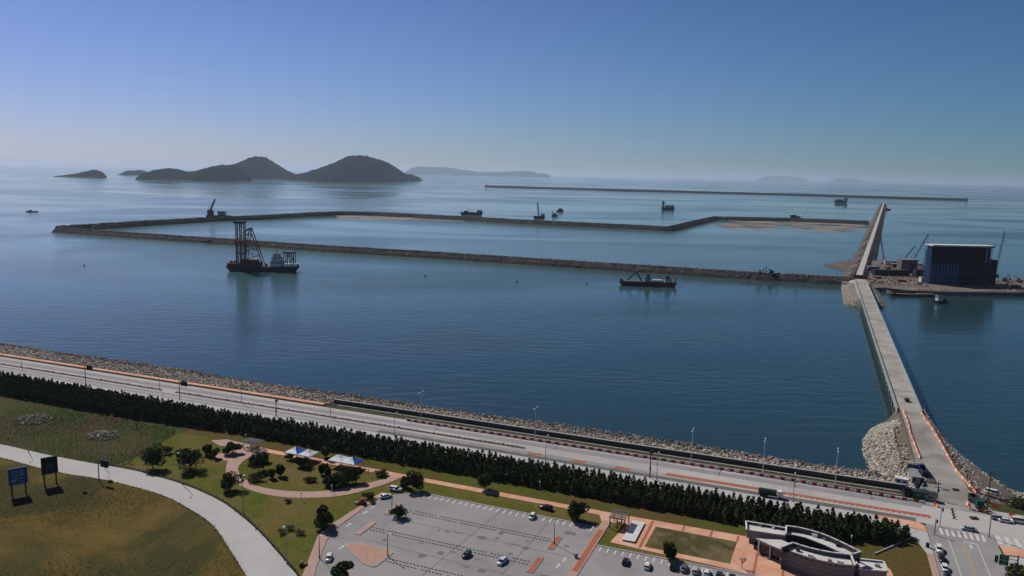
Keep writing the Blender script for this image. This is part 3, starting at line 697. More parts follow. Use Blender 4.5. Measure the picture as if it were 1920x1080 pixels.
# the pine belt between the road and the park: nearest 300 are trees of their own, the rest one mass
spots = []
x = -560.0
while x < 149:
    wide = 36 if x > -120 else 36 + 4 * min(1, (-120 - x) / 60)
    yb = -wide
    y = yb + rng.uniform(0, .8)
    while y < -21.2:
        if not (x > 128 and y < -36 + (x - 128) * .45):
            spots.append((x + rng.uniform(-.75, .75), y + rng.uniform(-.55, .55)))
        y += 2.0
    x += 2.0
spots.sort(key=lambda q: (q[0] - CAM.x) ** 2 + (q[1] - CAM.y) ** 2)
PL = 'young dark pine packed into the long windbreak belt between coast road and park'
protos = []
for k in range(6):
    t = empty('pine_tree', PL, 'tree', (0, 0, 0), 0, 'pines of the windbreak belt')
    tree_parts('pine', 4.1 + .16 * k, 1.2 + .08 * (k % 3), 100 + k, .42, M['leaf_pine'], .3, 420, t); protos.append(t)
for i, (x, y) in enumerate(spots[:300]):
    z = rng.uniform(.74, 1.14) if rng.random() < .88 else rng.uniform(1.14, 1.32); s = (z * rng.uniform(.9, 1.2),) * 2 + (z,)
    if i < 6: t = protos[i]; t.location = (x, y, .02); t.scale = s; t.rotation_euler = (0, 0, rng.uniform(0, 6.28))
    else: dup(protos[rng.randrange(6)], (x, y, .02), rng.uniform(0, 6.28), sca=s)
Vs, Fs, nv = [], [], 0
for i, (x, y) in enumerate(spots[300:]):
    rg = np.random.default_rng(900 + i); h = rg.uniform(3.6, 5.2)
    pts = crown_points('pine', rg, 110, h, rg.uniform(1.1, 1.5)); V, Fa = leaves(pts + np.array([x, y, .25]), .66, 900 + i, .15)
    Vs.append(V); Fs.append(Fa + nv); nv += len(V)
tag(npmesh('pine_belt', np.concatenate(Vs), np.concatenate(Fs), M['leaf_pine']), 'far run of the pine windbreak along the coast road', 'tree belt', kind='stuff')

def at(x, y, z=0.03): return P(x, y, z)
for k, (px, py, h, r, kind, m, lab) in enumerate([
    (287, 878, 9.4, 5.3, 'round', 'leaf_dark', 'broad dark tree by the bend of the grey access road, left of its twin'),
    (356, 880, 9.8, 5.0, 'round', 'leaf_dark', 'broad dark tree by the bend of the grey access road, right of its twin'),
    (429, 920, 6.6, 3.9, 'round', 'leaf_dark', 'dark round tree standing at the outer left side of the pink loop path'),
    (608, 988, 7.2, 3.4, 'round', 'leaf_dark', 'lone dark tree at the left kerb corner of the car park'),
    (776, 920, 7.2, 3.4, 'round', 'leaf_dark', 'dark tree at the far left corner of the car park beside the salmon path'),
    (758, 914, 4.2, 2.0, 'round', 'leaf_red', 'small reddish tree next to the dark tree by the white cars'),
    (909, 918, 6.2, 2.8, 'round', 'leaf_dark', 'dark tree on the salmon path edge above the far row of stalls'),
    (1083, 976, 6.2, 3.2, 'round', 'leaf_dark', 'dark round tree on the verge above the right end of the stall row'),
    (1256, 1048, 6.0, 2.2, 'round', 'leaf_dark', 'dark upright tree in front of the brown rectangular lawn'),
    (640, 1092, 6.0, 3.0, 'round', 'leaf_dark', 'dark tree cut by the bottom edge beside the car park entrance'),
    (747, 970, 4.0, 2.9, 'round', 'leaf_dark', 'small round dark tree standing on the car park asphalt by a tiled island'),
    (484, 884, 7.0, 4.2, 'round', 'leaf_dark', 'wide bushy tree at the left end of the loop lawn'),
    (508, 897, 4.4, 1.4, 'round', 'leaf_dark', 'narrow upright tree in the loop lawn beside the wide bushy tree'),
    (527, 892, 4.8, 1.6, 'round', 'leaf_dark', 'slim upright tree standing alone in the middle left of the loop lawn'),
    (604, 890, 4.4, 1.2, 'round', 'leaf_dark', 'left one of two thin upright trees near the blue and white tents'),
    (614, 892, 4.4, 1.2, 'round', 'leaf_dark', 'right one of two thin upright trees near the blue and white tents'),
    (622, 912, 4.2, 3.6, 'round', 'leaf_dark', 'low dark tree at the left end of the clump inside the loop'),
    (640, 909, 5.0, 3.8, 'round', 'leaf_dark', 'dark tree in the middle of the clump inside the loop'),
    (660, 905, 6.4, 3.6, 'round', 'leaf_dark', 'tallest dark tree at the right end of the clump inside the loop'),
    (565, 875, 4.4, 2.0, 'round', 'leaf_dark', 'dark tree directly in front of the left tent'),
    (575, 878, 2.6, 2.2, 'round', 'leaf_olive', 'low olive shrub in front of the left tent'),
    (612, 858, 5.6, 2.4, 'round', 'leaf_dark', 'dark tree between the two tents at the belt edge'),
    (436, 851, 4.6, 3.2, 'round', 'leaf_olive', 'pale thin spreading tree on the plaza planting bed'),
    (403, 858, 4.0, 1.7, 'round', 'leaf_olive', 'small light shrub left of the plaza paving'),
    (388, 853, 4.4, 1.8, 'round', 'leaf_olive', 'loose light tree on the grass left of the plaza'),
    (318, 850, 3.2, 1.8, 'round', 'leaf_olive', 'small light shrub behind and between the twin dark trees'),
    (494, 866, 4.0, 2.6, 'round', 'leaf_olive', 'loose olive tree at the top of the loop lawn'),
    (545, 862, 3.0, 2.0, 'round', 'leaf_olive', 'small olive bush on the loop lawn left of the first tent'),
    (715, 892, 2.4, 2.6, 'round', 'leaf_olive', 'flat olive bush at the right tip of the loop lawn'),
    (582, 903, 1.8, 2.4, 'round', 'leaf_olive', 'low flat shrub in the middle of the loop lawn'),
    (690, 935, 2.4, 2.4, 'round', 'leaf_olive', 'olive bush just outside the loop path above the red machine'),
    (480, 903, 2.6, 3.0, 'round', 'leaf_olive', 'olive shrub near the lower left edge of the loop lawn'),
    (1898, 948, 3.4, 4.2, 'round', 'leaf_dark', 'dark spreading bush on the shore at the right edge'),
    (1916, 950, 2.6, 3.0, 'round', 'leaf_olive', 'yellowish shrub beside the dark bush at the right edge'),
    (1912, 1085, 5.0, 3.4, 'round', 'leaf_olive', 'olive tree in the bottom right corner behind the green sign')]):
    nm = 'tree' if h > 3.5 else 'shrub'
    tree('conifer_tree' if kind == 'cone' else ('broadleaf_tree' if nm == 'tree' else 'shrub'), lab, nm, at(px, py), kind, h, r, 300 + k, .6 if h > 3.5 else .42, m, (h * .07 if kind == 'round' and h > 3.5 else .1), 2200 if h > 4 else 800)
M['leaf_dry'] = mat('leaf_dry', (.20, .165, .095), (.13, .12, .06), .8, .9, island=.5, spec=.03)
for k, (px, py, h, r, lab) in enumerate([(530, 1000, 1.8, 1.6, 'left one of three dry pale bushes on the grass beside the access road'), (545, 993, 1.6, 1.8, 'middle one of three dry pale bushes on the grass beside the access road'), (562, 1002, 1.9, 1.7, 'right one of three dry pale bushes on the grass beside the access road'), (540, 942, 1.3, 1.5, 'dry pale bush on the grass below the loop path'), (700, 944, 1.2, 1.4, 'dry bush on the grass right of the red machine')]):
    tree('shrub', lab, 'shrub', at(px, py), 'round', h, r, 400 + k, .3, 'leaf_dry', .1, 420)
# leafless tree on the plaza
b = at(1391, 1066); t = empty('bare_tree', 'small leafless tree on the salmon plaza right of the lawn', 'tree', b)
MB().tube(b, b + Vector((0, 0, 2.2)), .12, .08, 6).build('trunk', M['bark'], t)
mb = MB(); rg = random.Random(5)
for k in range(16):
    a = rg.uniform(0, 6.28); z = rg.uniform(1.2, 2.2); e = b + Vector((math.cos(a) * rg.uniform(.6, 1.5), math.sin(a) * rg.uniform(.6, 1.5), z + rg.uniform(1, 2.2)))
    mb.tube(b + Vector((0, 0, z)), e, .05, .025, 4)
    for j in range(3): mb.tube(b.lerp(e, .6) + Vector((0, 0, z * .4)), e + Vector((rg.uniform(-.7, .7), rg.uniform(-.7, .7), rg.uniform(0, .7))), .025, .015, 3)
mb.build('branches', M['bark'], t)

# scrub and tussocks in the rough fields
def scatter(n, test, zmax, seed):
    rg = np.random.default_rng(seed); out = []
    while len(out) < n:
        px, py = rg.uniform(-60, 1400), rg.uniform(735, 1100)
        p = test(px, py, rg)
        if p is not None: out.append((p[0], p[1], .1 + rg.uniform(0, zmax)))
    return np.array(out)
def y_up(x): return np.interp(x, [q[0] for q in acc_up], [q[1] for q in acc_up])
def y_lo(x): return np.interp(x, [q[0] for q in acc_lo[::-1]], [q[1] for q in acc_lo[::-1]])
def in_far(x, y, rg):
    if not (-60 < x < 330 and y < y_up(x) - 3): return None
    p = P(x, y)
    if p.y > -43 or (x > 250 and y > 862 - (x - 250) * .6): return None
    k = math.sin(p.x * .06 + 1) * math.sin(p.y * .08) + math.sin(p.x * .023 + p.y * .05)
    return p if k > rg.uniform(-1.6, 1.2) else None
def in_near(x, y, rg):
    if not (-60 < x < 455 and y > y_lo(x) + 4): return None
    p = P(x, y); k = math.sin(p.x * .09 + 2) * math.sin(p.y * .07) + math.sin(p.x * .04 - p.y * .06)
    return p if k > rg.uniform(-1.0, 1.9) else None
pts = scatter(9000, in_far, .5, 61); V, Fa = leaves(pts, .36, 62, 1.2)
tag(npmesh('scrub', V, Fa, mat('scrub_green', (.036, .056, .018), (.060, .068, .026), .3, .95, island=.4, spec=.1)), 'rough green scrub covering the field beyond the access road', kind='stuff')
pts = scatter(9000, in_near, .3, 63); V, Fa = leaves(pts, .26, 64, 1.2)
tag(npmesh('tussocks', V, Fa, mat('tussock_brown', (.085, .074, .030), (.060, .062, .024), .3, .95, island=.4, spec=.1)), 'brown tussocks in the near field', kind='stuff')
pts = []
for _ in range(2600):
    x = rng.uniform(XL + 1, 5.4)
    if -197.5 < x < -187.5: continue
    pts.append((x, .55 + rng.uniform(-.55, .55), .25 + rng.uniform(0, .45)))
V, Fa = leaves(pts, .45, 66, .8)
tag(npmesh('median_shrubs', V, Fa, M['leaf_olive']), 'low dry shrubs planted along the road median', kind='stuff')
pts = [(rng.uniform(-103, 151), rng.choice((rng.uniform(14.2, 16.6), rng.uniform(17.8, 19.3))), .3 + rng.uniform(0, .3)) for _ in range(1500)]
V, Fa = leaves(pts, .4, 67, .8)
tag(npmesh('bank_weeds', V, Fa, M['leaf_olive']), 'weeds on the bank below the parapet wall', kind='stuff')
for k, (px, py, rx, ry, lab) in enumerate([(64, 787, 9, 7, 'low tan rubble mound in the green field near the left edge'), (193, 817, 8, 6, 'low tan rubble mound in the green field, right of the other mound')]):
    b = at(px, py); q = []
    for _ in range(420):
        a = rng.uniform(0, 6.283); s = math.sqrt(rng.random()); q.append((math.cos(a) * rx * s, math.sin(a) * ry * s, (1 - s) * (1.5 if k < 2 else .2) + .1))
    o = rocks('rubble_mound', q, nrg.uniform(.35, 1.0, len(q)), M['rubble_tan'], 70 + k); o.location = b; tag(o, lab, 'mound', None, 'stuff')
for k, (px, py, s, lab, m) in enumerate([(565, 1060, 3.0, 'large brown boulder on the grass beside the car park entrance', 'boulder'), (158, 925, 1.6, 'dark lump of rock lying in the brown field', 'rock_dark'), (206, 904, 1.7, 'dark stones at the access road edge by the grey sign', 'rock_dark')]):
    o = rocks('boulder', [(0, 0, .5 * s * .5)] + [(s * .35, s * .1, s * .15)] * 1, [s, s * .7], M[m], 80 + k); o.location = at(px, py); tag(o, lab, 'rock')

# ---------------------------------------------------------------- park paving and plaza
loop_out = [(470, 846), (432, 862), (424, 876), (425, 889), (436, 901), (455, 913), (492, 926), (542, 933), (605, 933), (650, 928), (690, 918), (730, 905), (756, 893)]
loop_in = [(738, 889), (717, 899), (667, 911), (605, 921), (542, 921), (492, 914), (464, 902), (449, 888), (447, 876), (460, 862), (486, 848)]
lp = [tuple(P(*q)[:2]) for q in smooth_px(loop_out, 4)] + [tuple(P(*q)[:2]) for q in smooth_px(loop_in, 4)]
structure('loop_path', MB().sheet(lp, .10), M['paving_pink'])
structure('plaza', MB().sheet(poly((395, 826), (425, 824), (500, 841), (497, 853), (470, 852), (432, 866), (395, 858), (418, 848), (440, 846), (440, 838), (412, 836)), .085), M['paving_pink'])
structure('park_path', MB().sheet(rect(-92, -48.9, 57, -45.7), .12), M['paving_salmon'])
structure('plaza_paving', MB().sheet([(52, -48.9), (57, -45.7), (99.5, -44.6), (104, -42), (150, -50), (150, -78), (118, -78), (101, -69.0), (60.5, -66.8), (62.4, -52), (54, -53.4)], .105), M['paving_salmon'])
structure('lawn', MB().sheet([(71.6, -49.8), (97.8, -49.8), (97.2, -65.3), (71.2, -65.3)], .125), M['lawn_worn'])
mb = MB()
for x in (80, 89, 97.4): mb.sheet(rect(x, -49.6, x + .7, -45.2), .13)
mb.sheet(rect(104, -75, 104.7, -52), .13); mb.sheet(rect(112, -77, 112.7, -62), .13); mb.sheet(rect(69.5, -66.6, 70.4, -46), .13)
structure('paving_bands', mb, M['paving_red'])
t = empty('stone_stage', 'long pale raised slab lying on the salmon plaza by the pergola', 'slab', (65.8, -56.8, .12))
MB().box((65.8, -56.8, .33), (3.9, 14.8, .4)).build('base', M['wall_grey'], t); MB().box((65.8, -56.8, .585), (4.2, 15.1, .1)).build('top', M['white_roof'], t)

# ---------------------------------------------------------------- car park
lot = [(-23.6, -66), (-14, -58.6), (54.2, -58.4), (54.2, -108), (54.2, -190), (4, -190), (-8, -128), (-14, -118), (-21.5, -102), (-23.6, -92)]
structure('car_park', MB().sheet(lot, .07), M['asphalt_pale'])
structure('right_car_park', MB().sheet([(57.2, -71), (106, -70), (150, -76), (150, -190), (57.2, -190)], .07), M['asphalt_pale'])
structure('entrance_paving', MB().prism([(-23.7, -64), (-23.7, -92), (-21.6, -102), (-14.1, -118), (-8, -128.5), (-2, -160), (-6, -160), (-12.5, -128.5), (-18, -117), (-25.8, -101), (-26.6, -92), (-25.2, -64)], -.3, .24), M['paving_pink'])
mb = MB(); mb.prism(rect(-14, -58.5, 54.3, -57.9), -.3, .24)
mb.prism([(57.2, -70.9), (106, -69.9), (106, -69.3), (57.2, -70.3)], -.3, .24)
structure('kerb', mb, M['kerb'])
structure('divider_strip', MB().prism(rect(54.3, -190, 57.1, -52.5), -.3, .25), M['paving_pink'])
structure('divider_strip', MB().sheet(rect(54.8, -89, 56.6, -60), .27), M['paving_red'])
for i, (x, y, L, l) in enumerate([(-14.9, -90.3, 10, 'second'), (-14.0, -74.2, 9, 'back'), (44.6, -74.6, 9.5, 'back right'), (43.7, -89.9, 9.8, 'near right')]):
    structure('traffic_island', MB().prism(rect(x - 1.05, y - L / 2, x + 1.05, y + L / 2), -.3, .26), M['kerb'])
    structure('island_paving', MB().sheet(rect(x - .85, y - L / 2 + .2, x + .85, y + L / 2 - .2), .275), M['paving_pink'] if i < 2 else M['paving_red'])
tri = [tuple(P(*q)[:2]) for q in ((645, 1024), (652, 1019), (667, 1018), (737, 1034), (737, 1038), (706, 1063), (697, 1064), (680, 1057))]
c = (sum(q[0] for q in tri) / 8, sum(q[1] for q in tri) / 8)
structure('traffic_island', MB().prism(tri, -.3, .26), M['kerb'])
structure('island_paving', MB().sheet([(c[0] + (q[0] - c[0]) * .93, c[1] + (q[1] - c[1]) * .93) for q in tri], .275), M['paving_tile'])
mb = MB()
for k in range(28): x = -12.5 + k * 2.4; mb.sheet(rect(x, -61.6, x + .5, -58.6), .085)
for k in range(20): x = 58.6 + k * 2.4; mb.sheet([(x, -74.0), (x + .45, -74.0), (x + .45, -71), (x, -71)], .085)
for px, py in ((653, 985), (684, 962), (640, 1027), (688, 1040), (1046, 1062), (1058, 1050), (700, 950), (657, 962)):
    p = P(px, py); mb.sheet(rect(p.x - .25, p.y - 1.4, p.x + .25, p.y + .6), .085); mb.sheet([(p.x - .7, p.y + .6), (p.x + .7, p.y + .6), (p.x, p.y + 1.8)], .085)
structure('stall_lines', mb, M['paint_white'])
WS = 'black rubber wheel stop, one of a double row across the empty car park'
proto = None
def wheel_stop(x, y, lab):
    global proto
    if proto is None:
        proto = MB().loft([[(-.33, -.17, 0), (.33, -.17, 0), (.33, .17, 0), (-.33, .17, 0)], [(-.31, -.09, .17), (.31, -.09, .17), (.31, .09, .17), (-.31, .09, .17)]]).build('wheel_stop', M['tyre_stop'])
        o = proto
    else: o = proto.copy(); C.objects.link(o)
    o.location = (x, y, .075); o.rotation_euler = (0, 0, rng.gauss(0, .03)); tag(o, lab, 'wheel stop', 'wheel stops of the car park')
for a, b_, y, nm in ((-9.0, 43, -73.4, 'far'), (-13.4, 42, -89.8, 'middle'), (-1.6, 41, -105.4, 'near')):
    k = a
    while k < b_ - 1:
        for dy in (.85, -.85):
            for dx in (.6, 1.8):
                if rng.random() < .93: wheel_stop(k + dx, y + dy, 'short black wheel stop in the %s double row across the big car park' % nm)
        k += 2.4

# ---------------------------------------------------------------- vehicles
E2 = math.pi / 2
def car(label, px, py, rz, kind, paint, cat='car', name='parked_car', z=.07, pos=None, group=None):
    b = Vector(pos) if pos else P(px, py, z)
    t = lempty(name, label, cat, b, rz, group)
    L, W, H = dict(sedan=(4.7, 1.82, 1.45), hatch=(4.0, 1.72, 1.5), suv=(4.7, 1.9, 1.72), van=(5.1, 1.92, 2.0))[kind]
    hl = L / 2; bh = {'sedan': .92, 'hatch': .95, 'suv': 1.08, 'van': 1.15}[kind]
    rr = [(-hl, .42, .80), (-hl + .05, .30, .86), (-hl + .25, .28, .98), (0, .26, 1.0), (hl - .35, .28, .97), (hl - .06, .32, .86), (hl, .45, .74)]
    tp = {'sedan': [bh - .14, bh, bh + .03, bh, bh - .12, bh - .24, bh - .34], 'hatch': [bh - .1, bh + .02, bh + .03, bh, bh - .08, bh - .2, bh - .32]}.get(kind, [bh - .08, bh, bh + .02, bh, bh - .04, bh - .14, bh - .3])
    mb = MB(); rings = []
    for (x, z0, w), z1 in zip(rr, tp):
        h = W / 2 * w; rings.append([(x, -h * .96, z0), (x, -h, (z0 + z1) / 2), (x, -h * .9, z1), (x, h * .9, z1), (x, h, (z0 + z1) / 2), (x, h * .96, z0)])
    mb.loft(rings).build('body', M['car_' + paint], t, True)
    c = {'sedan': (-1.95, -1.05, .62, 1.35), 'hatch': (-1.95, -1.55, .55, 1.25), 'suv': (-2.28, -1.95, .55, 1.25), 'van': (-2.5, -2.3, 1.15, 1.95)}[kind]
    w0, w1 = W * .44, W * .37
    MB().loft([[(c[0], -w0, bh - .03), (c[3], -w0, bh - .05), (c[3], w0, bh - .05), (c[0], w0, bh - .03)], [(c[1], -w1, H - .05), (c[2], -w1, H - .05), (c[2], w1, H - .05), (c[1], w1, H - .05)]]).build('windows', M['glass_dark'], t)
    MB().loft([[(c[1] - .1, -w1 - .05, H - .09), (c[2] + .1, -w1 - .05, H - .09), (c[2] + .1, w1 + .05, H - .09), (c[1] - .1, w1 + .05, H - .09)], [(c[1] + .12, -w1 + .1, H), (c[2] - .15, -w1 + .1, H), (c[2] - .15, w1 - .1, H), (c[1] + .12, w1 - .1, H)]]).build('roof', M['car_' + paint], t)
    for sx in (-.29, .30):
        for sy in (-1, 1):
            MB().tube((sx * L, sy * (W / 2 - .2), .33), (sx * L, sy * (W / 2 + .01), .33), .33, .33, 12).build('wheel', M['tyre'], t)
    for sy in (-1, 1): MB().box((hl - .14, sy * W * .30, bh - .36), (.16, .36, .14)).build('headlight', M['white_paint'], t)
    return t
car('white hatchback driving in beside the salmon kerb at the car park entrance', 617, 1049, -E2 + .45, 'hatch', 'white')
car('white sedan by the far left corner of the car park', 723, 933, E2 + .4 - 1.0, 'sedan', 'white')
car('white estate car nose to the dark tree at the far left corner', 742, 920, .1, 'suv', 'white')
car('white hatchback alone in the far stall row', 998, 971, -E2 + .05, 'hatch', 'white')
car('dark green hatchback parked in the middle wheel stop row', 875, 1043, -E2 - .05, 'hatch', 'green')
car('bluish white sedan near the middle of the car park', 942, 1055, -E2 - .1, 'sedan', 'bluewhite')
car('black hatchback leftmost in the right car park', 1173, 1056, E2, 'hatch', 'black')
car('white hatchback in the right car park beside the black one', 1214, 1064, E2, 'hatch', 'white')
for px, paint, kd, lab in ((1257, 'black', 'suv', 'black estate car in the row at the bottom, below the lone dark tree'), (1279, 'grey', 'sedan', 'dark grey sedan in the bottom row between black and silver cars'), (1302, 'silver', 'hatch', 'silver hatchback in the bottom row between grey and white cars'), (1325, 'white', 'hatch', 'white hatchback in the bottom row right of the silver one'), (1349, 'darkblue', 'sedan', 'dark blue sedan in the bottom row right of the white one'), (1374, 'black', 'sedan', 'black sedan ending the bottom row nearest the building')):
    car(lab, 0, 0, E2 + rng.uniform(-.05, .05), kd, paint, pos=(P(px, 1079).x, -74.6 - (1349 - px) * 0.0, .08))
car('black pickup with a pale bed cover parked on the verge beside the salmon path', 1024, 955, math.pi - .05, 'suv', 'black', z=.05)
car('silver sedan with dark windows crossing the junction', 1816, 994, math.pi, 'sedan', 'silver', name='moving_car')
for i, (y, paint, kd, lab) in enumerate([(-29.6, 'white', 'suv', 'white estate car at the head of the kerbside row on the side street'), (-36.0, 'black', 'sedan', 'black sedan second in the kerbside row on the side street'), (-42.3, 'white', 'hatch', 'white hatchback third in the kerbside row on the side street'), (-48.4, 'black', 'suv', 'black estate car last seen in the kerbside row on the side street')]):
    car(lab, 0, 0, -E2, kd, paint, pos=(157.3, y, .07))
car('white sedan coming up the side street at the bottom edge', 0, 0, E2, 'sedan', 'white', pos=(171.0, -50, .07), name='moving_car')
for y, paint, kd, lab in ((-40.5, 'black', 'sedan', 'black sedan at the right kerb below the green sign'), (-46.5, 'silver', 'hatch', 'silver hatchback at the right kerb below the green sign'), (-52.5, 'black', 'sedan', 'black sedan at the right kerb by the bottom edge')):
    car(lab, 0, 0, E2, kd, paint, pos=(174.3, y, .07))
car('white sedan parked at the far right end of the junction', 1886, 979, .05, 'sedan', 'white')
car('silver estate car beside red barriers at the far right', 1871, 974, .1, 'suv', 'silver')
car('pale van at the right edge of the junction', 1912, 980, .1, 'van', 'white', 'van', 'parked_van')
car('white pickup on the shore track right of the approach', 1862, 927, -.3, 'van', 'white', 'van', 'parked_van')
car('small black car driving on the near end of the bridge', 1700, 752, E2 + .1, 'suv', 'black', name='moving_car', z=ZB + .01)

def truck(label, p, rz, bedm, cabm, kind):
    t = lempty('dump_truck' if kind == 'dump' else 'tank_truck', label, 'truck', p, rz)
    MB().box((0, 0, .85), (8.6, 1.1, .35)).build('chassis', M['sign_green'] if kind == 'tank' else M['steel_dark'], t)
    mb = MB().loft([[(2.3, -1.2, .7), (4.3, -1.2, .7), (4.3, 1.2, .7), (2.3, 1.2, .7)], [(2.3, -1.2, 2.0), (4.25, -1.2, 1.9), (4.25, 1.2, 1.9), (2.3, 1.2, 2.0)], [(2.4, -1.1, 2.9), (3.9, -1.1, 2.9), (3.9, 1.1, 2.9), (2.4, 1.1, 2.9)]])
    mb.build('cab', M[cabm], t)
    MB().loft([[(4.27, -1.05, 1.95), (4.3, -1.05, 1.95), (4.3, 1.05, 1.95), (4.27, 1.05, 1.95)], [(3.95, -1.0, 2.8), (3.98, -1.0, 2.8), (3.98, 1.0, 2.8), (3.95, 1.0, 2.8)]]).build('windscreen', M['glass_dark'], t)
    if kind == 'tank':
        rings = []
        for x in (-4.3, -4.1, 1.8, 2.0):
            s = .75 if x in (-4.3, 2.0) else 1.0
            rings.append([(x, math.cos(a) * 1.2 * s, 2.0 + math.sin(a) * .95 * s) for a in [i / 12 * 6.2832 for i in range(12)]])
        MB().loft(rings).build('tank', M[bedm], t)
        MB().box((-1, 0, 3.0), (4.6, .5, .1)).build('catwalk', M['steel_grey'], t)
    else:
        mb = MB().box((-1.1, 0, 1.25), (6.2, 2.4, .25)); mb.box((-1.1, -1.15, 1.95), (6.2, .12, 1.15)); mb.box((-1.1, 1.15, 1.95), (6.2, .12, 1.15)); mb.box((1.95, 0, 2.1), (.12, 2.4, 1.45)); mb.box((-4.15, 0, 1.95), (.12, 2.2, 1.15))
        mb.build('bed', M[bedm], t)
    for x in (-3.2, -1.9, 3.3):
        for s in (-1, 1): MB().tube((x, s * .8, .5), (x, s * 1.22, .5), .5, .5, 12).build('wheel', M['tyre'], t)
    for s in (-1, 1): MB().box((4.31, s * .85, 1.0), (.06, .35, .22)).build('headlight', M['white_paint'], t)
    return t
p = P(1443, 941, .07); truck('white cabbed tank truck with dark tank and green chassis on the road beside the pines', Vector((p.x, -8.3, .1)), .0, 'steel_dark', 'white_paint', 'tank')
truck('dark blue dump truck standing at the gate of the bridge approach', P(1730, 888, .2), E2 + .15, 'car_darkblue', 'steel_blue', 'dump')
truck('dark dump truck parked behind barriers right of the approach', P(1829, 946, .15), -E2 + .2, 'steel_dark', 'sign_green', 'dump')
t = truck('dark green dump truck beside the road end of the barrier row', P(1716, 931, .15), .25, 'sign_black', 'sign_green', 'dump')
# compact red machine on the grass, bin, cabinet
b = at(680, 946); t = lempty('compact_loader', 'small orange red machine with a beige bucket on the grass by the kerb', 'loader', b, .3)
MB().box((0, 0, .95), (2.2, 1.3, .7)).build('body', M['plastic_red'], t); MB().box((-.2, 0, 1.7), (1.1, 1.1, .8), 0, .85).build('cab', M['glass_dark'], t); MB().box((-.2, 0, 2.16), (1.2, 1.2, .1)).build('roof', M['plastic_red'], t)
MB().box((-2.2, 0, .5), (1.0, 1.5, .8), 0, .7).build('bucket', M['car_beige'], t)
for x in (-.8, .8):
    for s in (-1, 1): MB().tube((x, s * .5, .42), (x, s * .85, .42), .42, .42, 10).build('wheel', M['tyre'], t)
b = P(1080, 1045, .28); t = empty('litter_bin', 'brown bin with a pale lid on the strip between the two car parks', 'bin', b)
MB().tube(b, b + Vector((0, 0, 1.0)), .5, .6, 10).build('body', M['car_brown'], t); MB().tube(b + Vector((.1, .1, 1.0)), b + Vector((.1, .1, 1.5)), .35, .2, 10).build('lid', M['white_paint'], t)
b = P(1739, 1026, .2); t = empty('control_cabinet', 'dark green control cabinet on the street corner pavement', 'cabinet', b)
MB().box(b + Vector((0, 0, .8)), (1.0, .7, 1.5)).build('body', M['steel_dark'], t); MB().box(b + Vector((0, 0, 1.6)), (1.15, .85, .1)).build('roof', M['steel_grey'], t)

# ---------------------------------------------------------------- barriers
BAR = MB().loft([[(-.9, -.30, 0), (.9, -.30, 0), (.9, .30, 0), (-.9, .30, 0)], [(-.9, -.27, .3), (.9, -.27, .3), (.9, .27, .3), (-.9, .27, .3)], [(-.86, -.13, .45), (.86, -.13, .45), (.86, .13, .45), (-.86, .13, .45)], [(-.82, -.12, .95), (.82, -.12, .95), (.82, .12, .95), (-.82, .12, .95)]])
BAR.tube((-.55, -.13, .62), (-.55, .13, .62), .09, .09, 6)
bar_m = {}
def barrier(p, rz, colour, label, group):
    if colour not in bar_m: o = BAR.build('water_barrier', M['plastic_' + colour]); bar_m[colour] = o
    else: o = bar_m[colour].copy(); C.objects.link(o)
    o.location = p; o.rotation_euler = (0, 0, rz + rng.gauss(0, .05)); tag(o, label, 'barrier', group)
x = -56.5; i = 0
while x < 158:
    col = 'red' if (i % 2 == 0) else 'white'
    y = 11.2 if x < 100 else 11.2 - (x - 100) * .03
    barrier((x, y + rng.gauss(0, .08), .06), 0, col, '%s plastic barrier in the alternating row along the seaward road edge' % col, 'red and white road barriers')
    x += 1.92 if x > -20 else 1.92; i += 1
def run(pts, colours, lab, group, step=1.9):
    pts = [Vector(p) for p in pts]; i = 0
    for a, b in zip(pts, pts[1:]):
        d = b - a; n = max(1, int(round(d.length / step)))
        for k in range(n):
            p = a + d * ((k + .5) / n); p.z = max(p.z, ramp_z(p.y) + .13 if p.x < 178 and p.y > 20 else .1)
            c = colours[i % len(colours)]; barrier(p, math.atan2(d.y, d.x), c, lab % c, group); i += 1
run([(159.4, 124, ZB), (159.9, 104, ZB), (159.6, 85, 2), (160.6, 57, .8)], ['orange', 'orange', 'orange', 'white'], '%s plastic barrier along the left side of the bridge approach', 'barriers on the left of the approach')
run([(167.4, 124, ZB), (168.0, 108, ZB), (169.4, 96, ZB), (171.0, 75, 2), (172.6, 50, .5), (176.4, 27, .1)], ['orange', 'orange', 'white', 'orange'], '%s plastic barrier along the right side of the bridge approach', 'barriers on the right of the approach')
run([P(1812, 917), P(1838, 924), P(1858, 930)], ['orange', 'red', 'white'], '%s barrier beside the shore track right of the approach', 'barriers right of the approach')
run([P(1812, 942), P(1818, 957), P(1845, 962), P(1852, 962)], ['orange', 'white', 'red'], '%s barrier round the dark truck at the junction', 'barriers round the parked truck')
run([P(1857, 948), P(1873, 953)], ['red'], '%s drum shaped barrier on the pavement at the right', 'barriers on the right pavement', 4)
run([P(1892, 966), P(1912, 975)], ['red', 'orange'], '%s barrier at the far right of the junction', 'barriers at the far right')
run([P(1752, 946), P(1758, 951)], ['red', 'orange'], '%s barrier at the road end of the long barrier row', 'barriers at the row end', 1.4)
run([P(604, 757, .2), P(622, 760, .2)], ['orange', 'white'], '%s barrier where the salmon sea walk ends', 'barriers closing the sea walk')
for k in range(4):
    b = P(1785 + k * 1.3, 957 + k * 5, .06)
    t = empty('traffic_drum', 'black and orange traffic drum in the short line across the junction', 'traffic drum', b, 0, 'traffic drums at the junction')
    MB().tube(b, b + Vector((0, 0, .9)), .32, .24, 10).build('drum', M['steel_dark'], t); MB().tube(b, b + Vector((0, 0, .1)), .45, .45, 10).build('base', M['tyre'], t)

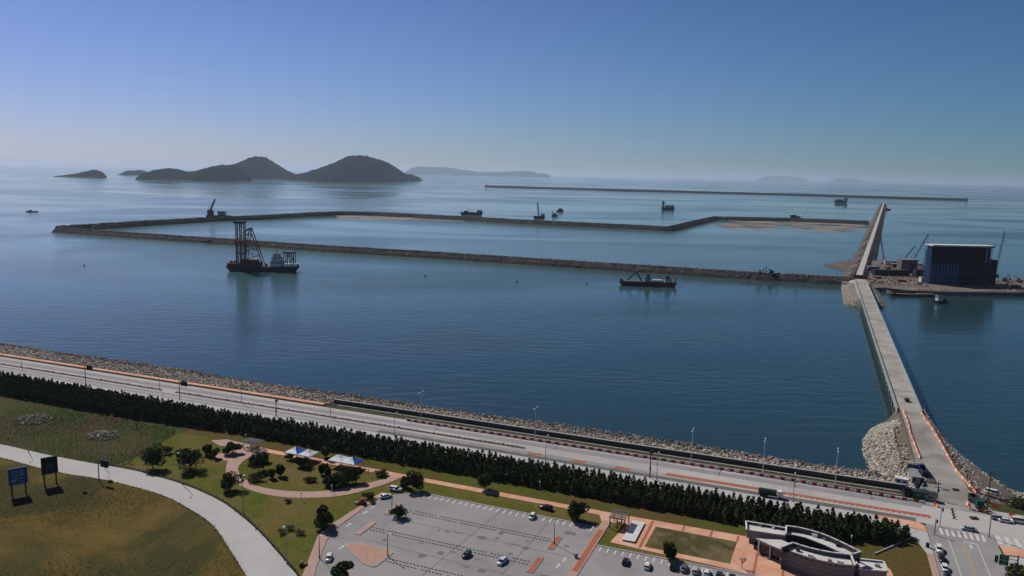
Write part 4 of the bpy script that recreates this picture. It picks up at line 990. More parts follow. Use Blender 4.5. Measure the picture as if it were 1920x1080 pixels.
# ---------------------------------------------------------------- lamps, signs, signals
def lamp(label, b, h, arms, m='steel_grey', rz=0.0, group=None, L=1.6):
    t = empty('street_lamp', label, 'street lamp', b, 0, group); b = Vector(b)
    MB().tube(b, b + Vector((0, 0, h)), .15, .08, 8).build('pole', M[m], t)
    MB().tube(b, b + Vector((0, 0, .5)), .26, .22, 8).build('base', M[m], t)
    for s in arms:
        d = Vector((math.cos(rz), math.sin(rz), 0)) * s * L
        MB().tube(b + Vector((0, 0, h - .1)), b + d + Vector((0, 0, h + .35)), .06, .05, 6).build('arm', M[m], t)
        e = b + d * 1.25 + Vector((0, 0, h + .32)); MB().box(e, (.9, .4, .16), rz).build('lamp_head', M['white_paint'], t)
    return t
for (px, py), lab in (((53, 846), 'leftmost lamp post at the far edge of the access road'), ((193, 872), 'lamp post at the access road edge behind the grey sign'), ((341, 907), 'lamp post at the road bend in front of the twin dark trees'), ((456, 962), 'lamp post at the road edge below the round tree'), ((538, 1057), 'tall lamp post at the access road edge nearest the camera')):
    b = P(px, py, .06); lamp(lab, b, 12.2, (1,) if px != 456 else (-1, 1), rz=-1.2)
for x, lab in ((-52, 'white lamp post at the seaward road edge, farthest left of the row'), (5, 'white lamp post at the seaward road edge beside the orange barriers'), (73, 'white lamp post standing against the dark water, first of the three'), (101, 'white lamp post standing against the dark water, middle of the three'), (127.5, 'white lamp post standing against the dark water, nearest the rock embankment')):
    lamp(lab, (x, 14.8, .2), 13.2, (-1, 1), 'white_paint', E2)
for px, lab in ((23, 'thin lamp post on the median at the left edge'), (293, 'thin lamp post on the median between the two gantry signs'), (451, 'thin lamp post on the median right of the second gantry sign'), (622, 'thin lamp post on the median by the end of the sea walk')):
    lamp(lab, (P(px, 690 + px * .147).x, .5, .2), 9.5, (-1, 1), 'steel_grey', E2)
for px, lab in ((753, 'lamp post on the pine belt side, left of the red road blocks'), (1032, 'lamp post on the pine belt side by the red road blocks'), (1237, 'lamp post on the pine belt side right of the dark camera mast'), (1488, 'lamp post behind the tank truck at the pine belt side')):
    lamp(lab, (P(px, 800 + (px - 753) * .163 + 10).x, -9.6, .18), 9.8, (1,), 'steel_grey', E2)
for px, py, h, lab in ((735, 959, 8, 'lamp post on the back left tiled island of the car park'), (727, 1042, 7, 'lamp post on the triangular tiled island'), (599, 1046, 7, 'lamp post at the left kerb of the car park entrance'), (1039, 1019, 7, 'lamp post on the back right tiled island of the car park')):
    lamp(lab, P(px, py, .27), h, (1,), 'steel_dark', -.3, L=.8)
for px, py, lab in ((978, 905, 'left one of two white garden lamps on the grass below the pine belt'), (1012, 917, 'right one of two white garden lamps on the grass below the pine belt'), (461, 827, 'white garden lamp at the back of the plaza'), (691, 893, 'white garden post on the loop lawn near the path junction'), (622, 924, 'white garden post at the inner edge of the loop path'), (565, 938, 'white garden post at the outer edge of the loop path'), (1596, 1020, 'white garden lamp in front of the pines behind the building')):
    b = at(px, py); t = empty('garden_lamp', lab, 'garden lamp', b)
    MB().tube(b, b + Vector((0, 0, 2.4)), .09, .07, 6).build('pole', M['white_paint'], t); MB().tube(b + Vector((0, 0, 2.4)), b + Vector((0, 0, 3.0)), .28, .22, 8).build('lamp_head', M['white_paint'], t)
def gantry(label, x, y, h, pw, ph, m):
    t = empty('road_sign', label, 'road sign', (x, y, .1)); b = Vector((x, y, .1))
    MB().tube(b, b + Vector((0, 0, h)), .2, .16, 8).build('pole', M['steel_dark'], t)
    for z in (h - .4, h - ph + .5): MB().tube(b + Vector((0, 0, z)), b + Vector((.8, .35, z)), .08, .08, 6).build('arm', M['steel_dark'], t)
    MB().box(b + Vector((.7 + pw / 2, .4, h - ph / 2)), (pw, .16, ph)).build('panel', M[m], t)
    return t
gantry('grey backed overhead road sign at the belt side, leftmost on the coast road', P(143, 727).x, -9.4, 10.8, 4.4, 2.6, 'steel_dark')
gantry('grey backed overhead road sign at the belt side, second on the coast road', P(329, 754).x, -9.4, 10.0, 4.0, 2.4, 'steel_dark')
gantry('grey backed square sign on a dark post at the access road edge', P(186, 902).x, P(186, 902).y, 8.2, 3.9, 2.7, 'steel_dark')
for x, y, h, lab in ((P(509, 785).x, -9.5, 8, 'dark camera mast at the belt side left of the lamp posts'), (P(1216, 901).x, -9.5, 11, 'dark camera mast with a square head beside the pine belt')):
    t = empty('camera_mast', lab, 'camera mast', (x, y, .1)); b = Vector((x, y, .1))
    MB().tube(b, b + Vector((0, 0, h)), .24, .17, 8).build('pole', M['steel_dark'], t); MB().box(b + Vector((.2, .2, h - .4)), (1.1, .6, 1.0)).build('camera_box', M['steel_dark'], t); MB().box(b + Vector((0, 0, h * .35)), (.6, .5, 1.0)).build('switch_box', M['steel_dark'], t)
def billboard(label, px, py, w, h, leg, rz, m, marks, strokes):
    b = at(px, py); t = lempty('billboard', label, 'billboard', b, rz)
    for s in (-1, 1): MB().tube((s * w * .36, .05, -.2), (s * w * .36, .05, leg + h * .9), .26, .24, 8).build('leg', M['steel_dark'], t)
    p_ = MB().box((0, -.35, leg + h / 2), (w, .45, h)).build('panel', M[m], t)
    mb = MB()
    for x0, x1, z0, z1 in strokes:
        mb.box(((x0 + x1) / 2 * w, -.59, leg + (z0 + z1) / 2 * h), ((x1 - x0) * w, .03, (z1 - z0) * h))
    mb.build('lettering', M[marks], p_)
    MB().box((0, -.2, leg - .25), (w * .9, .9, .1)).build('catwalk', M['steel_dark'], t)
billboard('blue billboard with pale writing on two dark legs at the left edge', 36, 927, 5.7, 6.0, 3.9, 1.02, 'sign_blue', 'sign_marks', [(-.35, .3, .78, .83), (-.35, .1, .68, .72), (-.3, .35, .55, .60), (-.36, .0, .45, .49), (-.2, .36, .33, .38), (-.36, -.1, .18, .32), (.05, .3, .14, .2), (.16, .24, .5, .85)])
billboard('black billboard with a small grey emblem on two legs by the access road', 95, 908, 5.2, 6.3, 4.2, 1.02, 'sign_black', 'sign_marks_grey', [(-.2, .12, .52, .56), (-.22, -.16, .25, .55), (.1, .15, .28, .54), (-.12, .08, .36, .42), (-.2, .2, .22, .26)])
# green direction sign over the side street
b = Vector((179.5, -49, .16)); b = P(1903, 1096, .16); t = empty('direction_sign', 'green overhead direction sign on a dark mast at the bottom right', 'road sign', b)
hh = height(b, 1042); MB().tube(b, b + Vector((0, 0, hh)), .24, .18, 8).build('pole', M['steel_dark'], t)
def arm_pt(px, py):
    d = CM @ Vector((px - 960, 540 - py, -F)); k = (b.y - CAM.y) / d.y; return CAM + d * k
for (x0, y0, x1, y1) in ((1864, 1041, 1872, 1053), (1872, 1041, 1892, 1057)):
    a, c = arm_pt(x0, y1), arm_pt(x1, y0); w, h2 = c.x - a.x, c.z - a.z
    p_ = MB().box(((a.x + c.x) / 2, b.y - .3 - (.12 if x0 > 1870 else 0), (a.z + c.z) / 2), (w, .15, h2)).build('panel', M['sign_green'], t)
    if x0 > 1870:
        mb = MB()
        for u0, u1, v0, v1 in ((-.3, .3, .28, .36), (-.36, -.05, -.05, .05), (.08, .36, -.05, .05), (-.03, .03, -.35, .2), (-.34, .34, -.42, -.36)):
            mb.box(((a.x + c.x) / 2 + (u0 + u1) / 2 * w - b.x, -.51, (a.z + c.z) / 2 + (v0 + v1) / 2 * h2 - b.z), ((u1 - u0) * w, .02, (v1 - v0) * h2))
        mb.build('lettering', M['steel_teal'], p_, rel=False)
for z in (hh - .3, hh - 1.5): MB().tube(b + Vector((0, 0, z)), b + Vector((-2.6, -.1, z)), .09, .08, 6).build('arm', M['steel_dark'], t)
def signal(label, px, py, ytop, armx, m='steel_grey'):
    b = P(px, py, .15); h = min(9, height(b, ytop)); t = empty('traffic_signal', label, 'traffic signal', b)
    MB().tube(b, b + Vector((0, 0, h)), .2, .14, 8).build('pole', M[m], t)
    if armx: MB().tube(b + Vector((0, 0, h - .1)), b + Vector((armx, 1.2, h + .4)), .1, .06, 6).build('arm', M[m], t)
    e = b + Vector((armx * .9, 1.1, h - .05)) if armx else b + Vector((.45, -.1, h - 1))
    MB().box(e, (1.2 if armx else .45, .35, .4 if armx else 1.1)).build('signal_head', M['steel_dark'], t)
signal('bent pale traffic signal post on the right corner of the junction', 1854, 1007, 957, -2.2)
signal('white traffic signal post on the left corner of the junction', 1762, 987, 950, 0, 'white_paint')
signal('thin traffic signal post at the corner paving left of the crossing', 1752, 1002, 972, 0)
for px, py, ytop, lab in ((1850, 958, 884, 'tall dark utility pole right of the approach road'), (1757, 936, 905, 'grey utility pole among the site huts at the gate')):
    b = P(px, py, .1); h = height(b, ytop); t = empty('utility_pole', lab, 'utility pole', b)
    MB().tube(b, b + Vector((0, 0, h)), .22, .14, 8).build('pole', M['steel_dark'], t)
    for z in (h - .6, h - 1.8): MB().box(b + Vector((0, 0, z)), (2.4, .16, .16), .3).build('crossarm', M['steel_dark'], t)
    MB().tube(b + Vector((.4, 0, h - 3.4)), b + Vector((.4, 0, h - 2.5)), .26, .26, 8).build('transformer', M['steel_grey'], t)
# guard rail along the outer side of the access road
g = empty('guard_rail', 'low dark guard rail along the park side of the curved access road', 'guard rail', ACC_UP[0])
vis = [p for p in ACC_UP if proj(p)[0] > 200]
mb = MB()
for a, b2 in zip(vis, vis[1:]):
    for z in (.35, .75): mb.tube(a + Vector((.0, .35, z)), b2 + Vector((.0, .35, z)), .10, .10, 5)
mb.build('rail', M['steel_dark'], g)
for p in along([v.copy() for v in vis], 3.2)[:90]: MB().box(p + Vector((0, .35, .45)), (.16, .16, .95)).build('post', M['steel_grey'], g)
# site gate: hut, container, white frame
def hut(label, px, py, d, rz, wall, roof, name='site_hut', z=.15):
    b = P(px, py, z); t = lempty(name, label, 'hut', b, rz)
    MB().box((0, 0, d[2] / 2), d).build('wall', M[wall], t); MB().box((0, 0, d[2] + .08), (d[0] + .3, d[1] + .3, .16)).build('roof', M[roof], t)
    MB().box((d[0] * .25, -d[1] / 2 - .02, 1.02), (.9, .06, 2.0)).build('door', M['steel_grey'], t); MB().box((-d[0] * .22, -d[1] / 2 - .02, 1.5), (1.1, .06, .9)).build('window', M['glass_dark'], t)
hut('narrow pale site hut at the gate on the left of the approach', 1714, 899, (2.8, 9, 2.6), .03, 'wall_grey', 'steel_grey')
hut('small white site hut at the rock edge left of the gate', 1690, 908, (4.2, 2.6, 2.5), -.2, 'white_paint', 'white_roof')
hut('dark green container beside the gate road', 1727, 934, (6, 2.5, 2.6), .1, 'sign_green', 'steel_dark', 'container')
hut('grey guard hut at the junction end of the gate road', 1747, 938, (2.4, 2.4, 2.8), 0, 'wall_grey', 'steel_dark')

# ---------------------------------------------------------------- tents, pergolas
def tent(label, px, py, blue, rz=0.0):
    b = at(px, py, .1); t = lempty('canopy_tent', label, 'tent', b, rz); S = 6.0
    for k, cx in enumerate((-S / 2 - .1, S / 2 + .1)):
        h0, h1 = 3.0, 4.9; a = S / 2
        co = [(cx - a, -a, h0), (cx + a, -a, h0), (cx + a, a, h0), (cx - a, a, h0)]; tp = (cx, 0, h1)
        for q in range(4):
            m = M['tent_blue'] if (k, q) in blue else M['tent_white']
            A, B = Vector(co[q]), Vector(co[(q + 1) % 4]); T = Vector(tp); mid = (A + B) / 2
            MB().add([A, B, T, A - Vector((0, 0, .35)), B - Vector((0, 0, .35)), A.lerp(T, .5) - Vector((0, 0, .18)), B.lerp(T, .5) - Vector((0, 0, .18))], [(0, 1, 6, 5), (5, 6, 2), (3, 4, 1, 0)]).build('canopy_panel', m, t)
        for c in co: MB().tube((c[0] * .999, c[1] * .98, 0), (c[0] * .999, c[1] * .98, h0), .09, .09, 6).build('leg', M['steel_grey'], t)
tent('double canopy tent by the park path whose left canopy has a blue side', 566, 861, {(0, 1), (1, 3)})
tent('double canopy tent by the park path whose right canopy has a blue side', 648, 876, {(1, 1)})
def pergola(label, px, py, wx, wy, h, m, rm, rz=0.0):
    b = at(px, py, .12); t = lempty('pergola', label, 'pergola', b, rz)
    for x in (-1, 0, 1):
        for y in (-1, 1): MB().box((x * wx * .46, y * wy * .45, h / 2), (.3, .3, h)).build('post', M[m], t)
    for y in (-1, 1): MB().box((0, y * wy * .45, h + .15), (wx, .25, .3)).build('beam', M[m], t)
    for k in range(13): MB().box(((k / 12 - .5) * wx * .98, 0, h + .42), (.2, wy * 1.1, .22)).build('rafter', M[rm], t)
    for y in (-.22, .22): MB().box((0, y * wy, .45), (wx * .6, .5, .1)).build('bench', M['wood_red'], t)
pergola('open wooden pergola with dark rafters beside the pale slab', 1161, 985, 5.4, 6.5, 3.4, 'wood_red', 'wall_brick')
pergola('pale pergola with a vine covered top at the back of the plaza', 476, 841, 7.5, 4.2, 3.0, 'white_paint', 'wall_grey')
b = at(476, 841, 3.6); V, Fa = leaves(np.array([(rng.uniform(-4, 4), rng.uniform(-2.5, 2.5), rng.uniform(-.2, .5)) for _ in range(130)]), .5, 91, .6)
o = npmesh('vine', V, Fa, M['leaf_dark']); o.location = b; tag(o, 'dark vine lying over the pale pergola on the plaza', 'vine')

# ---------------------------------------------------------------- visitor building
bd = empty('visitor_building', 'grey visitor building with a leaf shaped courtyard and flat white edged roofs', 'building', P(1540, 1060, 0))
def zp(*pts): return [(1380 + x / 6, 960 + y / 6) for x, y in pts]
# heights: parapets of the wings and of the crescent
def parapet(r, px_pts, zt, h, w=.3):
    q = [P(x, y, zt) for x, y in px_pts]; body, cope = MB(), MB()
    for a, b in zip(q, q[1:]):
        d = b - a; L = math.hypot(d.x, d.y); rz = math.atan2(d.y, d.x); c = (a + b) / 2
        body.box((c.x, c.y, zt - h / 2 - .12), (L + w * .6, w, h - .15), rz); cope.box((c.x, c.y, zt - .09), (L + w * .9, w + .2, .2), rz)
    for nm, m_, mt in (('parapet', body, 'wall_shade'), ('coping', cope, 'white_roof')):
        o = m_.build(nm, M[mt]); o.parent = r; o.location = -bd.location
M['wall_shade'] = mat('wall_shade', (.10, .10, .10), (.07, .07, .072), .5, .9)  # parapet faces darkened in the colour, for the shade on their inner side
def roof(px_poly, z, wallm, z0, name='roof'):
    q = [tuple(P(x, y, z)[:2]) for x, y in px_poly]
    MB().prism(q, z0, z - .3).build('wall', M[wallm], bd); return MB().prism(q, z - .295, z).build(name, M['roof_floor'], bd)
r = roof(zp((124, 196), (124, 110), (552, 186), (556, 262)), 5.6, 'wall_grey', 2.8)
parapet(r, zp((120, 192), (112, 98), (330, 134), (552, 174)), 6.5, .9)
MB().prism([tuple(P(x, y, 2.8)[:2]) for x, y in zp((150, 262), (150, 205), (552, 275), (552, 340))], 0, 2.79).build('wall', M['glass_dark'], bd)
back = zp((566, 150), (700, 168), (830, 198), (950, 234), (1060, 276), (1160, 322), (1260, 370), (1340, 412), (1404, 440))
inner = zp((1330, 468), (1260, 478), (1195, 462), (1120, 424), (1010, 374), (900, 330), (780, 284), (660, 256), (566, 244))
bz = [P(x, y, 8.3) for x, y in back]; iz = [P(x, y, 6.7) for x, y in inner]
q = [tuple(p[:2]) for p in bz + iz]
MB().prism(q, 0, 6.4).build('wall', M['glass_dark'], bd); r = MB().prism(q, 6.405, 6.7).build('roof', M['roof_floor'], bd)
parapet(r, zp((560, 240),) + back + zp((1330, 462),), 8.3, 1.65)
front_top = zp((520, 386), (640, 340), (720, 366), (830, 398), (950, 426), (1080, 450), (1200, 464), (1292, 474))
front_low = zp((1340, 596), (1230, 588), (1100, 570), (960, 542), (830, 508), (710, 468), (620, 438), (520, 404))
q = [tuple(P(x, y, 7.3)[:2]) for x, y in front_top] + [tuple(P(x, y, 6.0)[:2]) for x, y in front_low]
MB().prism(q, 0, 5.7).build('wall', M['wall_brick'], bd); r = MB().prism(q, 5.705, 6.0).build('roof', M['roof_floor'], bd)
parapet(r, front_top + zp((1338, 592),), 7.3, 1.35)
r = roof(zp((222, 292), (320, 304), (510, 312), (600, 350), (520, 392), (500, 412), (690, 486), (560, 440), (380, 366)), 5.0, 'wall_grey', 4.2, 'canopy')
r = roof(zp((1344, 530), (1652, 560), (1700, 664), (1392, 638)), 4.6, 'wall_grey', 0)
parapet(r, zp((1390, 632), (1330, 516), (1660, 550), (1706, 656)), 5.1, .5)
# courtyard pool floor
MB().sheet([tuple(P(x, y, .3)[:2]) for x, y in zp((560, 420), (700, 400), (1250, 560), (1200, 600), (700, 500))], .3).build('courtyard', M['asphalt_dark'], bd)
# glazed front under the canopy: panes and columns
cv = [P(x, y, 4.2) for x, y in zp((250, 345), (380, 385), (520, 432), (660, 492))]
for a, b2 in zip(cv, cv[1:]):
    a, b2 = a + Vector((.5, 1.0, 0)), b2 + Vector((.5, 1.0, 0))
    MB().add([(a.x, a.y, .13), (b2.x, b2.y, .13), (b2.x, b2.y, 4.2), (a.x, a.y, 4.2), (a.x, a.y + .25, .13), (b2.x, b2.y + .25, .13), (b2.x, b2.y + .25, 4.2), (a.x, a.y + .25, 4.2)], [(0, 1, 2, 3), (5, 4, 7, 6), (3, 2, 6, 7), (1, 0, 4, 5)]).build('window', M['glass_dark'], bd)
for a in cv: MB().tube((a.x + .2, a.y + .4, 0), (a.x + .2, a.y + .4, 4.3), .22, .22, 8).build('column', M['white_roof'], bd)
p = P(1475, 1058, 0); MB().box((p.x, p.y, .75), (4.6, .5, 1.3), -.5).build('low_wall', M['white_roof'], bd)
# bands on the brick front
for z in (1.6, 3.0, 4.4):
    mb = MB(); q = [P(x, y, 6.0) for x, y in front_low]
    for a, b2 in zip(q, q[1:]):
        d = (b2 - a); d.z = 0; d.normalize(); nn = Vector((d.y, -d.x, 0)) * .06
        if nn.y > 0: nn = -nn
        mb.add([(a.x + nn.x, a.y + nn.y, z), (b2.x + nn.x, b2.y + nn.y, z), (b2.x + nn.x, b2.y + nn.y, z + .28), (a.x + nn.x, a.y + nn.y, z + .28)], [(0, 1, 2, 3)])
    mb.build('brick_band', M['wall_grey'], bd)
for k, (px, py) in enumerate(((1571, 1024.5), (1496, 1033))): p = P(px, py, 6.6 if k == 0 else 6.0); MB().box(p + Vector((0, 0, .5)), (1.1, .9, 1.0)).build('roof_vent', M['steel_dark'], bd)
q = [P(x, y, 6.0) for x, y in front_low]
for a, b2 in zip(q, q[1:]):
    d = b2 - a; L = d.length; rz = math.atan2(d.y, d.x); nn = Vector((d.y, -d.x, 0)).normalized()
    if nn.y > 0: nn = -nn
    n_ = max(1, int(L / 1.5))
    for k in range(n_):
        p = a.lerp(b2, (k + .5) / n_) + nn * .03; MB().box((p.x, p.y, 5.15), (.7, .12, .5), rz).build('window', M['glass_dark'], bd)
for k, (px, py, z, dx, dy, dz) in enumerate(((1528, 1006, 6.7, 1.6, 1.0, .9), (1546, 1012, 6.7, .8, .8, .6), (1520, 1044, 6.0, 1.4, 1.0, .9), (1556, 1053, 6.0, .9, .9, .7), (1576, 1057, 6.0, 1.6, .9, 1.0), (1425, 986, 5.6, 1.2, .9, .8), (1450, 991, 5.6, .8, .8, .6), (1645, 1062, 4.6, 1.2, 1.0, .7))):
    p = P(px, py, z); MB().box(p + Vector((0, 0, dz / 2)), (dx, dy, dz), -.3).build('air_unit', M['steel_grey' if k % 2 else 'white_paint'], bd)
t = empty('retaining_wall', 'low pale retaining wall at the lawn edge behind the visitor building', 'wall', P(1640, 1040, 0))
a, b2 = P(1640, 1040), P(1708, 1010); d = (b2 - a).normalized()
MB().box((a + b2) / 2 + Vector((0, 0, .2)), ((b2 - a).length, .3, .4), math.atan2(d.y, d.x)).build('wall', M['kerb'], t)
MB().box((a + b2) / 2 + Vector((0, 0, .44)), ((b2 - a).length + .1, .36, .08), math.atan2(d.y, d.x)).build('coping', M['kerb'], t)
structure('corner_lawn', MB().sheet(poly((1640, 1049), (1706, 1011), (1715, 1010), (1730, 1020), (1742, 1047), (1747, 1100), (1660, 1100), (1675, 1080), (1664, 1058)), .15), M['grass_strip'])

# ---------------------------------------------------------------- ships and site machinery
RT = Vector((math.cos(YAW), math.sin(YAW), 0)); FW = Vector((-math.sin(YAW), math.cos(YAW), 0))
class Ship:
    """a vessel built in its own frame: x along the hull, y across, z up from the water, s metres per photo pixel"""
    def __init__(s, name, label, cat, px, py, rz=0.0, z=SEA):
        b = P(px, py, z); s.m = (b - CAM).length / F; s.t = lempty(name, label, cat, b, YAW + rz); s.b = b
    def hull(s, x0, x1, h, w, m='steel_rust', bow=0.0, sheer=0.0, name='hull'):
        k = s.m; X0, X1 = x0 * k, x1 * k; W = w * k / 2; H = h * k; B = bow * k
        rg = []
        for z, f in ((-1.5, .86), (H, 1)):
            rg.append([(X0 * f, -W, z), (X0 * .3 + X1 * .7, -W, z), (X1 * f - B, -W * .75, z), (X1 * f, 0, z + (sheer * k if z > 0 else 0)), (X1 * f - B, W * .75, z), (X0 * .3 + X1 * .7, W, z), (X0 * f, W, z)])
        MB().loft(rg).build(name, M[m], s.t)
        if m != 'steel_dark': MB().prism([(X0 * .99, -W * .96), (X1 * .8, -W * .9), (X1 * .8, W * .9), (X0 * .99, W * .96)], H + .003, H + .25).build('deck', M['steel_rust' if m != 'steel_rust' else 'mud'], s.t)
        s.H = H
    def house(s, x0, x1, z0, z1, w, m='white_paint', name='deckhouse', win=True):
        k = s.m; o = MB().box(((x0 + x1) / 2 * k, 0, (z0 + z1) / 2 * k), ((x1 - x0) * k, w * k, (z1 - z0) * k)).build(name, M[m], s.t)
        if win:
            mb = MB().box(((x0 + x1) / 2 * k, 0, (z0 * .3 + z1 * .7) * k), ((x1 - x0) * k * 1.02, w * k * 1.02, (z1 - z0) * k * .18)); mb.build('window_band', M['glass_dark'], o)
            MB().box(((x0 + x1) / 2 * k, 0, z1 * k + .15), ((x1 - x0) * k * 1.08, w * k * 1.08, .3)).build('roof', M['steel_dark'], o)
    def boom(s, p0, p1, w0, w1, r, n, m='steel_dark', name='boom'):
        k = s.m; MB().lattice(Vector(p0) * k, Vector(p1) * k, w0 * k, w1 * k, r * k, n).build(name, M[m], s.t)
    def bar(s, p0, p1, r, m='steel_dark', name='mast'):
        k = s.m; MB().tube(Vector(p0) * k, Vector(p1) * k, r * k, r * k * .8, 6).build(name, M[m], s.t)

# the big dredger in the foreground water
d = Ship('dredger', 'large dredger with a tall dark tower and red braced frame in the open water', 'ship', 495, 508)
d.hull(-64, 64, 9, 26, 'steel_dark', 3)
d.house(-62, -6, 9.5, 14, 22, 'steel_rust', 'deck_machinery', False)
d.house(-40, -10, 14, 20, 16, 'steel_rust', 'winch_house', False)
for x in (-47, -40, -33):
    for y in (-4, 4): d.bar((x, y, 9), (x + .5, y, 84), 1.3, 'steel_maroon', 'tower_leg')
d.house(-50, -31, 84, 88, 12, 'steel_dark', 'tower_head', False)
d.house(-50, -31, 50, 54, 11, 'steel_red', 'tower_platform', False)
d.house(-48, -32, 30, 32, 11, 'steel_rust', 'tower_platform', False)
for k in range(7): d.bar((-47, -4.2, 14 + k * 10), (-40 if k % 2 else -33, -4.2, 24 + k * 10), .45, 'steel_red' if k % 2 else 'steel_dark', 'brace'); d.bar((-33, 4.2, 14 + k * 10), (-47, 4.2, 24 + k * 10), .4, 'steel_dark', 'brace')
for y in (-6, 6):
    d.bar((-22, y, 76), (0, y, 12), 1.1, 'steel_red', 'frame_leg'); d.bar((-22, y, 76), (-32, y, 70), .9, 'steel_red', 'brace'); d.bar((-22, y, 76), (-31, y, 16), .9, 'steel_red', 'frame_leg')
    for k in range(4): d.bar((-32, y, 20 + k * 14), (-21 + k * -.5 + (3 - k) * 4, y, 28 + k * 13), .6, 'steel_red', 'brace'); d.bar((-32, y, 34 + k * 12), (-20 + (3 - k) * 4, y, 24 + k * 12), .5, 'steel_red', 'brace')
d.bar((-22, -6, 76), (-22, 6, 76), 1, 'steel_red', 'brace')
d.house(14, 34, 9.5, 18, 16); d.house(16, 32, 18, 25, 13); d.house(18, 29, 25, 31, 10)
d.bar((23, 0, 31), (23, 0, 40), .5, 'steel_grey', 'mast'); d.bar((19, 0, 37), (27, 0, 37), .4, 'steel_grey', 'mast')
for x in (37, 44, 51, 54):
    for y in (-7, 7): d.bar((x, y, 9), (x + 1, y, 34), .9, 'steel_dark', 'gantry_leg')
d.house(36, 56, 33, 35.5, 16, 'steel_dark', 'gantry_beam', False)
d.house(36, 60, 9.5, 14, 16, 'white_paint', 'engine_house', False)
for y in (-7, 7): d.bar((38, y, 12), (45, y, 33), .6, 'steel_dark', 'brace'); d.bar((52, y, 12), (46, y, 33), .6, 'steel_dark', 'brace')
for x in (-58, -52, -4, 4, 60): d.house(x - 1.5, x + 1.5, 13.9 if x < 0 else 9.5, 17 if x < 0 else 13, 5, 'steel_dark', 'winch', False)
# the cutter dredger nearer the bridge
d = Ship('cutter_dredger', 'low brown cutter dredger with a raised ladder boom right of centre', 'ship', 1215, 536, -.12)
d.hull(-54, 54, 8, 15, 'steel_rust', 3); d.hull(-50, 20, 5, 17, 'steel_dark', name='side_pontoon')
d.boom((-38, 0, 10), (-22, 0, 25), 1.6, 1.2, .4, 8); d.boom((-22, 0, 25), (-12, 0, 9), 1.4, 1.4, .4, 8); d.bar((-38, 0, 22), (-22, 0, 25), .4)
d.house(-6, 4, 8.5, 16, 10, 'steel_grey'); d.house(-4, 2, 16, 22, 8, 'steel_grey'); d.bar((-1, 0, 22), (-1, 0, 27), .4)
d.house(8, 26, 8.5, 12, 9, 'white_paint', 'engine_house', False); d.house(30, 42, 8.5, 14, 9, 'white_paint'); d.house(32, 38, 14, 19, 7, 'steel_dark')
d.bar((24, 3, 8), (24, 3, 17), .5); d.bar((50, 0, 8), (50, 0, 16), .8); d.bar((46, 4, 8), (52, 4, 15), .6); d.house(-52, -46, 8.5, 11, 6, 'steel_dark', 'winch', False)
# far vessels
d = Ship('crane_barge', 'dark crane barge with a raised jib beyond the left outer dike', 'ship', 410, 409)
d.hull(-20, 20, 5, 14, 'steel_dark'); d.house(-18, -10, 5, 14, 9, 'steel_dark', 'crane_house', False); d.boom((-14, 0, 13), (-5, 0, 33), 2, 1.2, .5, 8); d.bar((-17, 0, 14), (-16, 0, 20), .5); d.house(0, 11, 5, 12, 9, 'steel_grey'); d.bar((15, 0, 5), (15, 0, 12), .5); d.bar((-16, 0, 19), (-5, 0, 33), .25, name='cable')
d = Ship('dredger_ship', 'long dark work ship with slanting boom beyond the outer dike', 'ship', 884, 403)
d.hull(-21, 22, 5, 10, 'steel_dark', 3, 2); d.house(10, 19, 5, 9, 7, 'steel_grey'); d.house(-14, -6, 5, 7.5, 6, 'steel_dark', 'winch', False); d.bar((2, 0, 5), (-10, 0, 14), .5, 'steel_dark', 'boom'); d.bar((18, 0, 9), (18, 0, 12), .4)
d = Ship('crane_ship', 'small dark crane ship with an almost upright jib beyond the outer dike', 'ship', 1011, 410)
d.hull(-11, 11, 5, 8, 'steel_dark', 2); d.house(3, 10, 5, 9, 6, 'steel_grey'); d.boom((-1, 0, 5), (-4, 0, 30), 1.4, 1, .4, 8); d.bar((4, 0, 9), (-4, 0, 29), .2, name='cable')
d = Ship('tug_boat', 'dark tug with a tall mast, nearer of two tugs side by side', 'boat', 1040, 406); d.hull(-6, 6, 3, 5, 'steel_dark', 2, 1); d.house(-3, 3, 3, 6, 4, 'steel_grey'); d.bar((-4, 0, 3), (-4, 0, 11), .6)
d = Ship('tug_boat', 'dark tug, farther of two tugs side by side', 'boat', 1050, 397); d.hull(-7, 7, 3, 5, 'steel_dark', 2, 1); d.house(-3, 4, 3, 6, 4, 'steel_dark'); d.bar((0, 0, 6), (0, 0, 8), .4)
d = Ship('suction_ship', 'bluish ship with a high block at its left end, far out near the breakwater', 'ship', 1252, 394); d.hull(-12, 13, 5, 8, 'steel_dark', 2); d.house(-11, -7, 5, 16, 6, 'steel_grey'); d.house(-5, 11, 5, 9, 6, 'steel_grey', 'hopper', False); d.bar((11, 0, 5), (11, 0, 12), .4)
d = Ship('cargo_boat', 'small dark boat far out left of the causeway tip', 'boat', 1577, 380.5); d.hull(-11, 11, 4, 7, 'steel_dark', 2); d.house(4, 10, 4, 8, 5, 'steel_grey'); d.house(-9, 2, 4, 6, 5, 'steel_dark', 'hopper', False)
d = Ship('crane_barge', 'dark barge with block cabin and thin jib behind the right mud flats', 'ship', 1494, 413); d.hull(-14, 16, 3, 10, 'steel_dark'); d.house(-11, -2, 3, 9, 7, 'steel_dark'); d.house(-1, 5, 3, 7, 7, 'steel_grey'); d.bar((9, 0, 3), (19, 0, 24), .35, 'steel_grey', 'boom')
d = Ship('fishing_boat', 'lone tiny dark boat at the far left on open water', 'boat', 61, 397.5); d.hull(-10, 10, 1.6, 4, 'steel_dark', 3); d.house(-5, -2, 1.6, 3.2, 2, 'steel_grey')
d = Ship('landing_barge', 'small dark barge moored at the tip of the causeway', 'boat', 1664, 393.5); d.hull(-6, 6, 2, 5, 'steel_dark', 2); d.house(-4, -1, 2, 4, 3, 'steel_grey')
